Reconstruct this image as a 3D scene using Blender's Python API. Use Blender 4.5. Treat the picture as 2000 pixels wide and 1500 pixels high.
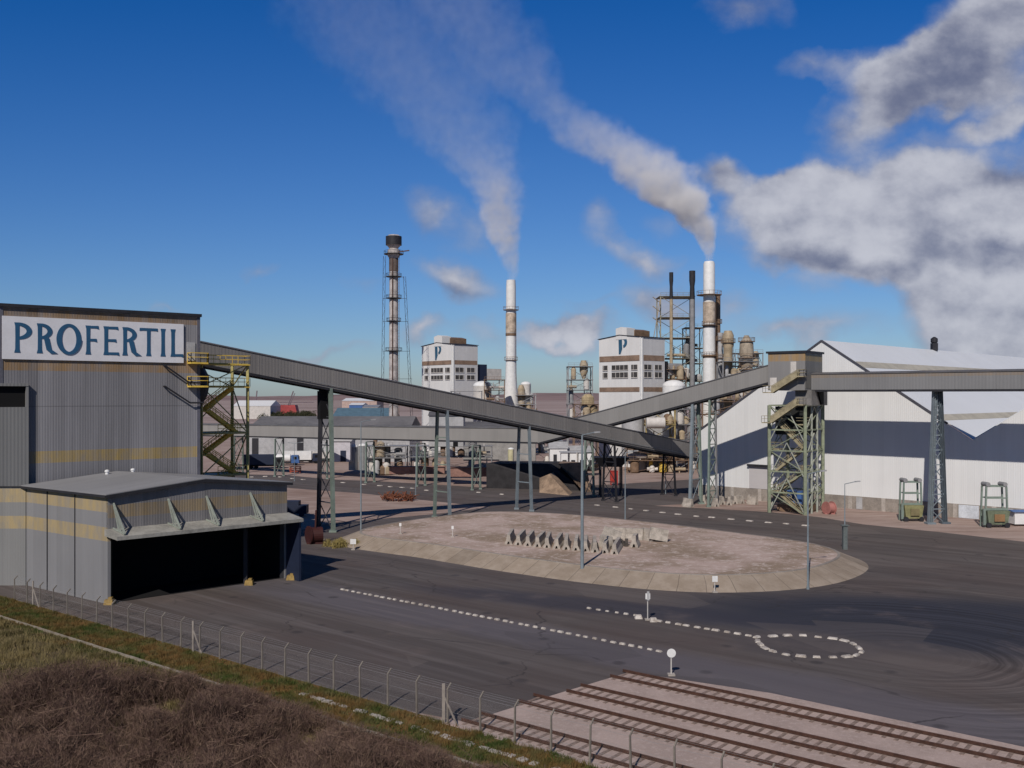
import bpy, math, random
from mathutils import Vector, Matrix
from math import radians as R, sin, cos, pi, sqrt, atan2
random.seed(7)
for _o in list(bpy.data.objects): bpy.data.objects.remove(_o)
SC = bpy.context.scene
COL = SC.collection
# ------------------------------------------------------------------ camera
F, H, HY = 1900.0, 20.0, 776.0          # focal (px of 2000), eye height, horizon row: measured from rails, fence, walls
cam_d = bpy.data.cameras.new('camera'); cam = bpy.data.objects.new('camera', cam_d); COL.objects.link(cam)
cam_d.sensor_width = 36; cam_d.lens = 36*F/2000; cam_d.shift_y = 26/2000
cam_d.clip_start = 0.5; cam_d.clip_end = 30000
cam.location = (0, 0, H); cam.rotation_euler = (R(90), 0, 0)
SC.camera = cam
SC.view_settings.view_transform = 'Standard'; SC.view_settings.look = 'None'
SC.view_settings.exposure = 0; SC.view_settings.gamma = 1
SC.cycles.max_bounces = 6; SC.cycles.transparent_max_bounces = 16; SC.cycles.volume_bounces = 4
SC.cycles.volume_step_rate = 1.0; SC.cycles.volume_max_steps = 256
# ------------------------------------------------------------------ sun + sky
EL, SH = R(40), (0.31, 0.951)          # shadows fall away from the viewer and to the right
sd = bpy.data.lights.new('sun', 'SUN'); sd.energy = 3.7; sd.angle = R(0.55); sd.color = (1.0, 0.925, 0.835)
so = bpy.data.objects.new('sun', sd); COL.objects.link(so); so.location = (-60, -100, 120)
so.rotation_euler = Vector((SH[0]*cos(EL), SH[1]*cos(EL), -sin(EL))).to_track_quat('-Z', 'Y').to_euler()

class NT:
    """tiny node helper"""
    def __init__(s, tree): s.t = tree; s.n = tree.nodes; s.l = tree.links
    def new(s, typ, **kw):
        n = s.n.new(typ)
        for k, v in kw.items(): setattr(n, k, v)
        return n
    def put(s, sock, v):
        if isinstance(v, bpy.types.NodeSocket): s.l.new(v, sock)
        elif v is not None:
            if hasattr(sock.default_value, '__len__') and not hasattr(v, '__len__'): v = (v,)*len(sock.default_value)
            if hasattr(v, '__len__') and len(sock.default_value) == 4 and len(v) == 3: v = tuple(v)+(1,)
            if hasattr(v, '__len__') and len(sock.default_value) == 3 and len(v) == 4: v = tuple(v)[:3]
            sock.default_value = v
    def math(s, op, a, b=None, c=None, clamp=False):
        n = s.new('ShaderNodeMath', operation=op, use_clamp=clamp); s.put(n.inputs[0], a)
        if b is not None: s.put(n.inputs[1], b)
        if c is not None: s.put(n.inputs[2], c)
        return n.outputs[0]
    def vm(s, op, a, b=None):
        n = s.new('ShaderNodeVectorMath', operation=op); s.put(n.inputs[0], a)
        if b is not None:
            if op == 'SCALE': s.put(n.inputs[3], b)
            else: s.put(n.inputs[1], b)
        return n.outputs[1] if op in ('DOT_PRODUCT', 'LENGTH', 'DISTANCE') else n.outputs[0]
    def mix(s, f, a, b, blend='MIX'):
        n = s.new('ShaderNodeMix', data_type='RGBA', blend_type=blend); s.put(n.inputs[0], f); s.put(n.inputs[6], a); s.put(n.inputs[7], b)
        return n.outputs[2]
    def rng(s, v, a, b, c=0.0, d=1.0, smooth=True):
        n = s.new('ShaderNodeMapRange'); n.interpolation_type = 'SMOOTHSTEP' if smooth else 'LINEAR'
        s.put(n.inputs[0], v)
        for i, x in enumerate((a, b, c, d)): s.put(n.inputs[i+1], x)
        return n.outputs[0]
    def noise(s, vec, scale, detail=4, rough=0.5, dist=0.0, dim='3D'):
        n = s.new('ShaderNodeTexNoise', noise_dimensions=dim)
        if vec is not None and dim != '1D': s.put(n.inputs['Vector'], vec)
        if dim == '1D': s.put(n.inputs['W'], vec)
        n.inputs['Scale'].default_value = scale; n.inputs['Detail'].default_value = detail
        n.inputs['Roughness'].default_value = rough; n.inputs['Distortion'].default_value = dist
        return n.outputs[0]
    def sep(s, v):
        n = s.new('ShaderNodeSeparateXYZ'); s.put(n.inputs[0], v); return n.outputs
    def comb(s, x, y, z):
        n = s.new('ShaderNodeCombineXYZ'); s.put(n.inputs[0], x); s.put(n.inputs[1], y); s.put(n.inputs[2], z); return n.outputs[0]

def build_world():
    w = bpy.data.worlds.new('World'); SC.world = w; w.use_nodes = True
    t = NT(w.node_tree); t.n.clear()
    S = 0.1
    sky = t.new('ShaderNodeTexSky', sky_type='NISHITA', sun_disc=False, sun_elevation=EL,
                sun_rotation=atan2(-SH[0], -SH[1]) % (2*pi), altitude=0, air_density=1.0, dust_density=0.4, ozone_density=3.0)
    d = t.new('ShaderNodeTexCoord').outputs['Generated']
    x, y, z = t.sep(d)
    ys = t.math('MAXIMUM', y, 0.04)
    u = t.math('DIVIDE', x, ys); v = t.math('DIVIDE', z, ys)
    p0 = t.comb(u, v, 0.0)
    # warped position gives the clouds ragged edges
    n1 = t.new('ShaderNodeTexNoise'); t.put(n1.inputs['Vector'], p0); n1.inputs['Scale'].default_value = 12; n1.inputs['Detail'].default_value = 7; n1.inputs['Roughness'].default_value = .52
    off = t.vm('SCALE', t.vm('SUBTRACT', n1.outputs['Color'], (0.5, 0.5, 0.5)), 0.085)
    p = t.vm('ADD', p0, off)
    def blobs(lst, acc=None):
        for (cx, cy, rx, ry, ang, wt) in lst:
            m = t.new('ShaderNodeMapping', vector_type='TEXTURE')
            t.put(m.inputs[0], p)
            m.inputs[1].default_value = ((cx-1000)/F, (HY-cy)/F, 0)
            m.inputs[2].default_value = (0, 0, R(ang)); m.inputs[3].default_value = (rx/F, ry/F, 1)
            g = t.new('ShaderNodeTexGradient', gradient_type='SPHERICAL'); t.put(g.inputs[0], m.outputs[0])
            q = t.math('MULTIPLY', g.outputs[1], wt)
            acc = q if acc is None else t.math('ADD', acc, q)
        return acc
    dens = blobs([(1560, 430, 190, 120, 10, 1.6), (1720, 390, 230, 140, 0, 1.8), (1950, 400, 250, 150, 0, 1.8), (1640, 490, 210, 70, 0, 1.2),
                  (1800, 520, 200, 110, -25, 1.5), (1900, 610, 190, 130, -30, 1.4), (2020, 560, 150, 150, 0, 1.2), (1960, 670, 200, 90, 0, 1.0),
                  (1400, 345, 75, 60, 0, .95), (1480, 400, 110, 70, 0, .9),
                  (1760, 175, 200, 95, 30, 1.5), (1900, 80, 260, 120, 35, 1.5), (1960, 190, 160, 90, 20, 1.0), (1690, 130, 90, 60, 40, .7),
                  (1470, 15, 130, 55, -10, .62), (1600, 130, 110, 45, 10, .42), (1990, 245, 90, 40, 0, .8), (1870, 265, 110, 32, 0, .65),
                  (880, 550, 125, 55, -18, 1.15), (835, 645, 60, 30, 0, .9), (850, 420, 80, 95, 20, .48), (1140, 640, 60, 40, 0, .85), (1070, 655, 90, 30, 0, .55),
                  (1260, 500, 110, 45, -8, .62), (1240, 590, 95, 60, 10, .7), (1340, 560, 120, 60, 0, .5), (1430, 610, 90, 40, 0, .6), (1175, 450, 60, 70, 15, .38),
                  (1530, 650, 130, 26, 0, .6), (640, 680, 170, 22, 4, .55), (330, 603, 60, 16, 0, .55), (520, 520, 60, 18, -12, .4), (720, 560, 80, 30, 0, .4),
                  (1140, 598, 60, 18, 0, .45), (1640, 640, 160, 50, 0, .5), (950, 655, 90, 30, 0, .4), (1180, 400, 60, 40, 0, .35), (1150, 655, 90, 40, 0, .8), (1060, 660, 70, 26, 0, .7), (1310, 610, 90, 50, 0, .7), (1290, 505, 90, 40, 0, .35), (1000, 400, 60, 60, 20, .3), (1420, 350, 60, 45, 0, .5), (845, 395, 50, 60, 25, .35), (930, 470, 90, 50, 0, .6), (1190, 470, 50, 60, 20, .2), (560, 690, 160, 22, 0, .5), (1580, 560, 120, 40, 0, .35), (1300, 420, 80, 50, 0, .2), (1830, 150, 170, 80, 35, .8), (1980, 30, 160, 90, 20, .9), (1690, 250, 90, 40, 20, .4), (1560, 350, 100, 50, 0, .5), (1880, 480, 240, 110, 0, .6)])
    fb = t.noise(t.comb(t.math('MULTIPLY', u, 1.0), t.math('MULTIPLY', v, 1.35), 0.3), 11, 9, .54)
    fbl = t.noise(t.comb(t.math('ADD', u, 0.012), t.math('ADD', t.math('MULTIPLY', v, 1.35), -0.02), 0.3), 11, 9, .54)
    val = t.math('ADD', dens, t.math('MULTIPLY', t.math('SUBTRACT', fb, 0.5), 1.0))
    val = t.math('MULTIPLY', val, t.rng(dens, 0.0, 0.15))
    mask = t.math('MULTIPLY', t.rng(val, 0.06, 1.0), 0.95)
    # broad and fine light and shade inside the clouds
    dark = blobs([(1640, 515, 190, 46, 0, 1.2), (1810, 450, 100, 90, -20, .55), (1960, 480, 200, 55, 0, .9), (1760, 200, 230, 90, 30, .8), (1920, 110, 260, 150, 30, .9),
                  (1930, 600, 200, 160, -20, .35), (890, 575, 120, 22, -8, .7), (1400, 350, 90, 70, 0, .55), (1470, 20, 150, 60, 0, .6), (850, 430, 110, 110, 0, .5), (1260, 570, 160, 130, 0, .4), (1960, 330, 120, 40, 0, .7)])
    fm = t.noise(t.comb(u, t.math('MULTIPLY', v, 1.3), 3.7), 24, 7, .6)
    shade = t.math('ADD', t.math('MULTIPLY', dark, 0.80), t.math('MULTIPLY', t.math('SUBTRACT', fb, fbl), -2.0))
    shade = t.math('ADD', shade, t.math('MULTIPLY', t.math('SUBTRACT', .52, fm), .6))
    shade = t.rng(shade, -.35, 1.15)
    thick = t.rng(val, 0.15, 1.3)
    lit = t.mix(thick, (.30, .33, .43, 1), (.55, .56, .62, 1))
    cc = t.mix(shade, lit, (.135, .155, .245, 1))
    cc = t.vm('SCALE', cc, 1/S)
    skc = t.mix(1.0, sky.outputs[0], t.mix(t.rng(v, 0.0, 0.42, smooth=False), (0.64, 0.765, 1.0, 1), (0.10, 0.635, 1.34, 1)), 'MULTIPLY')
    hz = t.math('MULTIPLY', t.rng(v, 0.42, 0.0, 0.62, 0.76, smooth=False), t.rng(v, 0.5, 2.0, 1.0, 0.45))
    skc = t.vm('SCALE', skc, hz)
    c = t.mix(mask, skc, cc)
    bg = t.new('ShaderNodeBackground'); t.put(bg.inputs[0], c); bg.inputs[1].default_value = S
    o = t.new('ShaderNodeOutputWorld'); t.l.new(bg.outputs[0], o.inputs[0])
build_world()

# ------------------------------------------------------------------ measuring helpers (pixel of the 2000 px photo -> metres)
def G(px, py, z=0.0):
    Y = (H-z)*F/(py-HY); return Vector(((px-1000)/F*Y, Y, z))
def W(px, Y): return (px-1000)/F*Y
def ZP(py, Y): return H-(py-HY)/F*Y

# ------------------------------------------------------------------ materials
MATS = {}
def mat(name, col=(), rough=.75, metal=0.0, var=.18, scale=.6, bump=0.0, col2=None, spec=.3):
    if name in MATS: return MATS[name]
    m = bpy.data.materials.new(name); m.use_nodes = True; t = NT(m.node_tree); b = t.n['Principled BSDF']
    pos = t.new('ShaderNodeNewGeometry').outputs['Position']
    n = t.noise(pos, scale, 6, .62); n2 = t.noise(pos, scale*7.3, 4, .6)
    f = t.math('ADD', t.math('MULTIPLY', n, .65), t.math('MULTIPLY', n2, .35))
    f = t.rng(f, .32, .68)
    c2 = col2 or tuple(c*(1-var*1.6) for c in col)
    c1 = tuple(min(1, c*(1+var*.5)) for c in col) if not col2 else col
    t.put(b.inputs['Base Color'], t.mix(f, tuple(c2)+(1,), tuple(c1)+(1,)))
    t.put(b.inputs['Roughness'], t.math('ADD', rough-.06, t.math('MULTIPLY', n2, .12)))
    b.inputs['Metallic'].default_value = metal; b.inputs['Specular IOR Level'].default_value = spec
    if bump:
        bn = t.new('ShaderNodeBump'); bn.inputs['Strength'].default_value = bump; bn.inputs['Distance'].default_value = .05
        t.put(bn.inputs['Height'], n2); t.l.new(bn.outputs[0], b.inputs['Normal'])
    MATS[name] = m; return m

def cladding(name, col, d, bands=(), pitch=1.05, streak=.35, rough=.55, metal=.0, dirt=.25, rib=.28, seams=()):
    """ribbed sheet metal: stripes run up the wall; d = horizontal direction along the wall; bands = translucent/painted strips (z0, z1, colour)"""
    if name in MATS: return MATS[name]
    m = bpy.data.materials.new(name); m.use_nodes = True; t = NT(m.node_tree); b = t.n['Principled BSDF']
    pos = t.new('ShaderNodeNewGeometry').outputs['Position']
    s = t.vm('DOT_PRODUCT', pos, (d[0], d[1], 0)); x, y, z = t.sep(pos)
    sheet = t.noise(t.math('SNAP', s, pitch), 3.7, 0, .5, dim='1D')
    st = t.noise(t.comb(s, t.math('MULTIPLY', z, .03), 0), 1.6, 6, .7)
    lo = t.noise(pos, .12, 4, .55)
    f = t.math('ADD', t.math('MULTIPLY', t.math('SUBTRACT', sheet, .5), streak), t.math('MULTIPLY', t.math('SUBTRACT', st, .5), streak*1.3))
    f = t.math('ADD', f, t.math('MULTIPLY', t.math('SUBTRACT', lo, .5), dirt*1.6))
    k = t.math('ADD', 1.0, f)
    c = tuple(col)+(1,)
    for (z0, z1, bc) in bands:
        inb = t.math('MULTIPLY', t.math('GREATER_THAN', z, z0), t.math('LESS_THAN', z, z1))
        bf = t.rng(t.noise(t.comb(s, t.math('MULTIPLY', z, .3), 2.0), 1.1, 4, .7), .25, .7, .35, 1.0)
        c = t.mix(t.math('MULTIPLY', inb, bf), c, tuple(bc)+(1,))
    for sz in seams:
        c = t.mix(t.math('MULTIPLY', t.math('LESS_THAN', t.math('ABSOLUTE', t.math('SUBTRACT', z, sz)), .06), .5), c, tuple(q*.45 for q in col)+(1,))
    t.put(b.inputs['Base Color'], t.vm('SCALE', c, k))
    b.inputs['Roughness'].default_value = rough; b.inputs['Metallic'].default_value = metal; b.inputs['Specular IOR Level'].default_value = .35
    wv = t.math('SINE', t.math('MULTIPLY', s, 2*pi/rib))
    bn = t.new('ShaderNodeBump'); bn.inputs['Strength'].default_value = .22; bn.inputs['Distance'].default_value = .03
    t.put(bn.inputs['Height'], wv); t.l.new(bn.outputs[0], b.inputs['Normal'])
    MATS[name] = m; return m

# ------------------------------------------------------------------ geometry helpers
def tag(o, label=None, cat=None, group=None, kind=None):
    if label: o['label'] = label
    if cat: o['category'] = cat
    if group: o['group'] = group
    if kind: o['kind'] = kind
    return o
def thing(name, label, cat, loc=(0, 0, 0), group=None, rz=0):
    o = bpy.data.objects.new(name, None); COL.objects.link(o); o.location = loc; o.rotation_euler = (0, 0, rz); o.empty_display_size = .3
    return tag(o, label, cat, group)
def wloc(o):
    v = Vector((0, 0, 0))
    while o: v += Vector(o.location); o = o.parent
    return v
def dup(o, loc=None, rz=None, label=None, parent=None, group=None):
    c = o.copy(); COL.objects.link(c)
    if parent: c.parent = parent
    if loc is not None: c.location = loc
    if rz is not None: c.rotation_euler = (0, 0, rz)
    if label: c['label'] = label
    if group: c['group'] = group
    for ch in list(o.children): dup(ch, parent=c)
    return c
class MB:
    def __init__(s): s.v = []; s.f = []; s.uv = None
    def add(s, vs, fs):
        k = len(s.v); s.v += [tuple(q) for q in vs]; s.f += [tuple(i+k for i in f) for f in fs]; return s
    def hexa(s, b, t):      # bottom 4 (ccw), top 4
        return s.add(list(b)+list(t), [(3, 2, 1, 0), (4, 5, 6, 7), (0, 1, 5, 4), (1, 2, 6, 5), (2, 3, 7, 6), (3, 0, 4, 7)])
    def box(s, x, y, z, sx, sy, sz, rz=0):   # centre in plan, z = bottom
        c, q = cos(rz), sin(rz); P = [(-sx/2, -sy/2), (sx/2, -sy/2), (sx/2, sy/2), (-sx/2, sy/2)]
        P = [(x+a*c-b*q, y+a*q+b*c) for a, b in P]
        return s.hexa([(a, b, z) for a, b in P], [(a, b, z+sz) for a, b in P])
    def quadbox(s, A, B, th, z0, z1):        # vertical slab from plan point A to B, thickness th behind (left of A->B)
        A = Vector((A[0], A[1])); B = Vector((B[0], B[1])); d = (B-A).normalized(); n = Vector((-d.y, d.x))*th
        P = [A, B, B+n, A+n]
        return s.hexa([(q.x, q.y, z0) for q in P], [(q.x, q.y, z1) for q in P])
    def bar(s, p, q, w, h=None, up=(0, 0, 1)):
        p, q = Vector(p), Vector(q); h = h or w; d = (q-p)
        if d.length < 1e-6: return s
        d.normalize(); u = Vector(up)
        if abs(d.dot(u)) > .98: u = Vector((1, 0, 0))
        a = d.cross(u).normalized()*w/2; b = a.cross(d).normalized()*h/2
        return s.hexa([p-a-b, p+a-b, p+a+b, p-a+b], [q-a-b, q+a-b, q+a+b, q-a+b])
    def tube(s, p, q, r, n=8, r2=None):
        p, q = Vector(p), Vector(q); d = (q-p).normalized(); u = Vector((0, 0, 1)) if abs(d.z) < .9 else Vector((1, 0, 0))
        a = d.cross(u).normalized(); b = d.cross(a).normalized(); r2 = r if r2 is None else r2
        vs = [p+(a*cos(2*pi*i/n)+b*sin(2*pi*i/n))*r for i in range(n)]+[q+(a*cos(2*pi*i/n)+b*sin(2*pi*i/n))*r2 for i in range(n)]
        fs = [(i, (i+1) % n, n+(i+1) % n, n+i) for i in range(n)]+[tuple(range(n-1, -1, -1)), tuple(range(n, 2*n))]
        return s.add(vs, fs)
    def lathe(s, x, y, prof, n=24, caps=True):   # prof = [(r,z)]
        vs = []; fs = []
        for r, z in prof: vs += [(x+r*cos(2*pi*i/n), y+r*sin(2*pi*i/n), z) for i in range(n)]
        for k in range(len(prof)-1):
            fs += [(k*n+i, k*n+(i+1) % n, (k+1)*n+(i+1) % n, (k+1)*n+i) for i in range(n)]
        if caps: fs += [tuple(range(n-1, -1, -1)), tuple(range((len(prof)-1)*n, len(prof)*n))]
        return s.add(vs, fs)
    def prism(s, pts, z0, z1):
        n = len(pts); vs = [(a[0], a[1], z0) for a in pts]+[(a[0], a[1], z1) for a in pts]
        return s.add(vs, [tuple(range(n-1, -1, -1)), tuple(range(n, 2*n))]+[(i, (i+1) % n, n+(i+1) % n, n+i) for i in range(n)])
    def face(s, pts): return s.add(pts, [tuple(range(len(pts)))])
    def extr(s, pts, vec):                   # planar polygon extruded by a vector
        n = len(pts); vec = Vector(vec); vs = [Vector(q) for q in pts]+[Vector(q)+vec for q in pts]
        return s.add(vs, [tuple(range(n-1, -1, -1)), tuple(range(n, 2*n))]+[(i, (i+1) % n, n+(i+1) % n, n+i) for i in range(n)])
    def build(s, name, m, parent=None, label=None, smooth=False, kind=None, cat=None, group=None):
        me = bpy.data.meshes.new(name); o = bpy.data.objects.new(name, me); COL.objects.link(o)
        L = wloc(parent) if parent else Vector((0, 0, 0))
        me.from_pydata([(a-L.x, b-L.y, c-L.z) for a, b, c in s.v], [], s.f)
        if parent: o.parent = parent
        if m: me.materials.append(m)
        me.validate(); me.update()
        import bmesh
        bm = bmesh.new(); bm.from_mesh(me); bmesh.ops.recalc_face_normals(bm, faces=bm.faces[:]) if len(bm.faces) < 20000 else None; bm.to_mesh(me); bm.free()
        if smooth:
            for p in me.polygons: p.use_smooth = True
            try: me.set_sharp_from_angle(angle=R(40))
            except Exception: pass
        return tag(o, label, cat, group, kind)
def struct(name, mb, m, label=None):
    o = mb.build(name, m, None, label, kind='structure'); return o
def V2(a, b, t): return Vector((a[0]+b[0]*t, a[1]+b[1]*t))
def fr(O, u, v, a, b, z): return Vector((O[0]+u[0]*a+v[0]*b, O[1]+u[1]*a+v[1]*b, z))
#@@SETTING@@
A = (.755, .656); B = (-.656, .755)      # building grid
D = (.78, -.626); N = (.626, .78)        # railway / fence direction and its normal
def DN(t, n, z=0.0): return Vector((D[0]*t+N[0]*n, D[1]*t+N[1]*n, z))
# ------------------------------------------------------------------ ground materials
def ground_mat():
    m = bpy.data.materials.new('dusty_ground'); m.use_nodes = True; t = NT(m.node_tree); b = t.n['Principled BSDF']
    pos = t.new('ShaderNodeNewGeometry').outputs['Position']; x, y, z = t.sep(pos)
    n1 = t.noise(pos, .035, 7, .6); n2 = t.noise(t.vm('MULTIPLY', pos, (.25, 1, 1)), .5, 6, .65); n3 = t.noise(pos, 4, 4, .6)
    c = t.mix(t.rng(n1, .35, .65), (.30, .21, .175, 1), (.42, .32, .28, 1))
    c = t.mix(t.rng(n2, .45, .72), c, (.47, .375, .335, 1)); c = t.mix(t.rng(n2, .5, .2), c, (.17, .12, .09, 1))
    c = t.mix(t.math('MULTIPLY', n3, .5), c, (.16, .12, .11, 1))
    far = t.rng(y, 380, 900); n4 = t.noise(t.vm('MULTIPLY', pos, (.3, 1, 1)), .006, 8, .65)
    fc = t.mix(t.rng(n4, .35, .65), (.24, .18, .165, 1), (.38, .30, .28, 1))
    t.put(b.inputs['Base Color'], t.mix(far, c, fc)); b.inputs['Roughness'].default_value = .95; b.inputs['Specular IOR Level'].default_value = .1
    bn = t.new('ShaderNodeBump'); bn.inputs['Strength'].default_value = .35; bn.inputs['Distance'].default_value = .08
    t.put(bn.inputs['Height'], n3); t.l.new(bn.outputs[0], b.inputs['Normal'])
    return m
def asphalt_mat():
    m = bpy.data.materials.new('asphalt'); m.use_nodes = True; t = NT(m.node_tree); b = t.n['Principled BSDF']
    pos = t.new('ShaderNodeNewGeometry').outputs['Position']
    a = t.vm('DOT_PRODUCT', pos, (D[0], D[1], 0)); n = t.vm('DOT_PRODUCT', pos, (N[0], N[1], 0))
    lng = t.comb(t.math('MULTIPLY', a, .05), n, 0)
    s1 = t.noise(lng, .55, 6, .6, .3); s2 = t.noise(lng, 2.4, 4, .6, .2); pt = t.noise(pos, .07, 5, .55); fine = t.noise(pos, 6, 4, .7)
    c = t.mix(t.rng(s1, .35, .65), (.080, .068, .064, 1), (.112, .097, .093, 1))
    c = t.mix(t.math('MULTIPLY', t.rng(pt, .4, .7), .6), c, (.088, .066, .060, 1))
    # worn pale lane beside the rails
    wn = t.math('ADD', n, t.math('MULTIPLY', t.math('SUBTRACT', pt, .5), 5.0))
    lane = t.math('MULTIPLY', t.rng(wn, 59.5, 62.5), t.rng(wn, 69.5, 66.0))
    c = t.mix(t.math('MULTIPLY', lane, .6), c, (.118, .108, .126, 1))
    # oil-dark turning ground east of the dashed oval, and dark lane under the island
    def blob(cx, cy, rx, ry, ang, lo, hi):
        mp = t.new('ShaderNodeMapping', vector_type='TEXTURE'); t.put(mp.inputs[0], t.vm('ADD', pos, t.comb(0, t.math('MULTIPLY', t.math('SUBTRACT', pt, .5), 7), 0)))
        mp.inputs[1].default_value = (cx, cy, 0); mp.inputs[2].default_value = (0, 0, R(ang)); mp.inputs[3].default_value = (rx, ry, 1e4)
        g = t.new('ShaderNodeTexGradient', gradient_type='SPHERICAL'); t.put(g.inputs[0], mp.outputs[0]); return t.rng(g.outputs[1], lo, hi)
    dk = blob(40, 86, 32, 15, -16, 0.0, .5)
    c = t.mix(t.math('MULTIPLY', dk, .9), c, (.026, .029, .042, 1))
    dk2 = blob(9, 93, 30, 4.2, -28, 0.0, .6)
    c = t.mix(t.math('MULTIPLY', dk2, .72), c, (.036, .036, .050, 1))
    ov = blob(23.5, 78.5, 7, 5.5, -15, .05, .35)
    c = t.mix(t.math('MULTIPLY', ov, .7), c, (.074, .064, .066, 1))
    # circular tyre sweeps
    r = t.vm('DISTANCE', t.vm('MULTIPLY', pos, (1, 1, 0)), (31.0, 75.5, 0)); r = t.math('ADD', r, t.math('MULTIPLY', pt, 2.5))
    ring = t.noise(r, 1.7, 3, .65, dim='1D'); ring2 = t.noise(r, .45, 2, .5, dim='1D')
    rm = t.math('MULTIPLY', t.rng(r, 3, 9), t.rng(r, 44, 18)); rm = t.math('MULTIPLY', rm, t.rng(t.sep(pos)[0], 22, 36))
    k = t.math('ADD', 1.0, t.math('MULTIPLY', rm, t.math('ADD', t.math('MULTIPLY', t.math('SUBTRACT', ring, .5), 1.5), t.math('MULTIPLY', t.math('SUBTRACT', ring2, .5), 1.0))))
    k = t.math('MULTIPLY', k, t.math('ADD', .82, t.math('ADD', t.math('MULTIPLY', fine, .22), t.math('MULTIPLY', s2, .2))))
    dust = t.rng(t.noise(pos, .16, 6, .6), .55, .8); c = t.mix(t.math('MULTIPLY', dust, .35), c, (.20, .155, .14, 1))
    # repaired patches, tar-filled cracks, oil spots, pale scuffs running out of the shed
    vo = t.new('ShaderNodeTexVoronoi', feature='DISTANCE_TO_EDGE'); t.put(vo.inputs['Vector'], t.vm('ADD', pos, t.vm('SCALE', t.comb(s1, pt, 0), 4.0))); vo.inputs['Scale'].default_value = .085
    crack = t.math('MULTIPLY', t.rng(vo.outputs['Distance'], .010, .003), t.rng(t.noise(pos, .09, 3, .5), .45, .6))
    c = t.mix(t.math('MULTIPLY', crack, .65), c, (.030, .027, .027, 1))
    v2 = t.new('ShaderNodeTexVoronoi', feature='F1'); t.put(v2.inputs['Vector'], t.vm('MULTIPLY', t.comb(a, n, 0), (.45, 1, 1))); v2.inputs['Scale'].default_value = .16
    pc = t.sep(v2.outputs['Color'])[0]; c = t.mix(t.math('MULTIPLY', t.rng(pc, .86, .90), .22), c, (.05, .045, .046, 1)); c = t.mix(t.math('MULTIPLY', t.rng(pc, .12, .08), .22), c, (.16, .135, .125, 1))
    v3 = t.new('ShaderNodeTexVoronoi', feature='F1'); t.put(v3.inputs['Vector'], t.vm('ADD', pos, t.vm('SCALE', t.comb(fine, s2, 0), .5))); v3.inputs['Scale'].default_value = .42
    spot = t.math('MULTIPLY', t.rng(v3.outputs['Distance'], .30, .12), t.rng(t.sep(v3.outputs['Color'])[1], .78, .86)); c = t.mix(t.math('MULTIPLY', spot, .55), c, (.035, .032, .034, 1))
    sa = t.vm('DOT_PRODUCT', pos, (.745, -.667, 0)); sn = t.vm('DOT_PRODUCT', pos, (.667, .745, 0))
    scf = t.noise(t.comb(t.math('MULTIPLY', sa, .03), sn, 5.0), 1.3, 5, .65); left = t.rng(t.sep(pos)[0], 6, -14)
    c = t.mix(t.math('MULTIPLY', t.math('MULTIPLY', t.rng(scf, .52, .70), left), .38), c, (.17, .15, .15, 1)); c = t.mix(t.math('MULTIPLY', t.math('MULTIPLY', t.rng(scf, .46, .34), left), .45), c, (.055, .046, .045, 1))
    t.put(b.inputs['Base Color'], t.vm('SCALE', c, k)); t.put(b.inputs['Roughness'], t.math('ADD', .78, t.math('MULTIPLY', fine, .15))); b.inputs['Specular IOR Level'].default_value = .22
    bn = t.new('ShaderNodeBump'); bn.inputs['Strength'].default_value = .25; bn.inputs['Distance'].default_value = .02
    t.put(bn.inputs['Height'], fine); t.l.new(bn.outputs[0], b.inputs['Normal'])
    return m
def soil_mat(name, c0, c1, c2, sc=.8):
    m = bpy.data.materials.new(name); m.use_nodes = True; t = NT(m.node_tree); b = t.n['Principled BSDF']
    pos = t.new('ShaderNodeNewGeometry').outputs['Position']
    n1 = t.noise(pos, sc*.22, 6, .6); n2 = t.noise(pos, sc*2.2, 6, .7); n3 = t.noise(pos, sc*14, 3, .7)
    c = t.mix(t.rng(n1, .38, .62), c0+(1,), c1+(1,)); c = t.mix(t.rng(n2, .48, .7), c, c2+(1,))
    t.put(b.inputs['Base Color'], t.vm('SCALE', c, t.math('ADD', .7, t.math('MULTIPLY', n3, .6)))); b.inputs['Roughness'].default_value = .95; b.inputs['Specular IOR Level'].default_value = .1
    bn = t.new('ShaderNodeBump'); bn.inputs['Strength'].default_value = .6; bn.inputs['Distance'].default_value = .06
    t.put(bn.inputs['Height'], n3); t.l.new(bn.outputs[0], b.inputs['Normal'])
    MATS[name] = m; return m
M_ground = ground_mat(); M_asph = asphalt_mat()
M_ballast = soil_mat('ballast_gravel', (.43, .335, .30), (.36, .28, .25), (.48, .385, .35), 1.2)
M_verge = soil_mat('verge_soil', (.12, .10, .04), (.19, .10, .04), (.065, .085, .028), 1.2)
M_scrub = soil_mat('scrub_soil', (.115, .095, .045), (.10, .075, .05), (.15, .125, .06), 1.5)
M_conc = mat('concrete', (.30, .265, .235), .9, var=.22, scale=.5, bump=.2)
M_concl = mat('pale_concrete', (.42, .38, .345), .9, var=.2, scale=.7, bump=.2)
M_mtop = soil_mat('island_gravel', (.44, .34, .30), (.27, .205, .155), (.56, .47, .43), .55)
M_steelg = mat('painted_green_grey_steel', (.20, .25, .22), .5, var=.15, scale=.8)
M_steelb = mat('blue_grey_steel', (.21, .25, .28), .5, var=.15, scale=.8)
M_olive = mat('olive_yellow_steel', (.46, .40, .16), .55, var=.2, scale=1)
M_yellow = mat('yellow_paint', (.72, .50, .09), .5, var=.2, scale=1.2)
M_dark = mat('dark_steel', (.028, .028, .034), .6, var=.2, scale=1)
M_rust = mat('rust', (.19, .07, .04), .85, var=.3, scale=2)
M_white = mat('white_paint', (.72, .72, .72), .5, var=.08, scale=1)
M_offw = mat('off_white', (.58, .55, .52), .6, var=.14, scale=.5)
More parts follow.
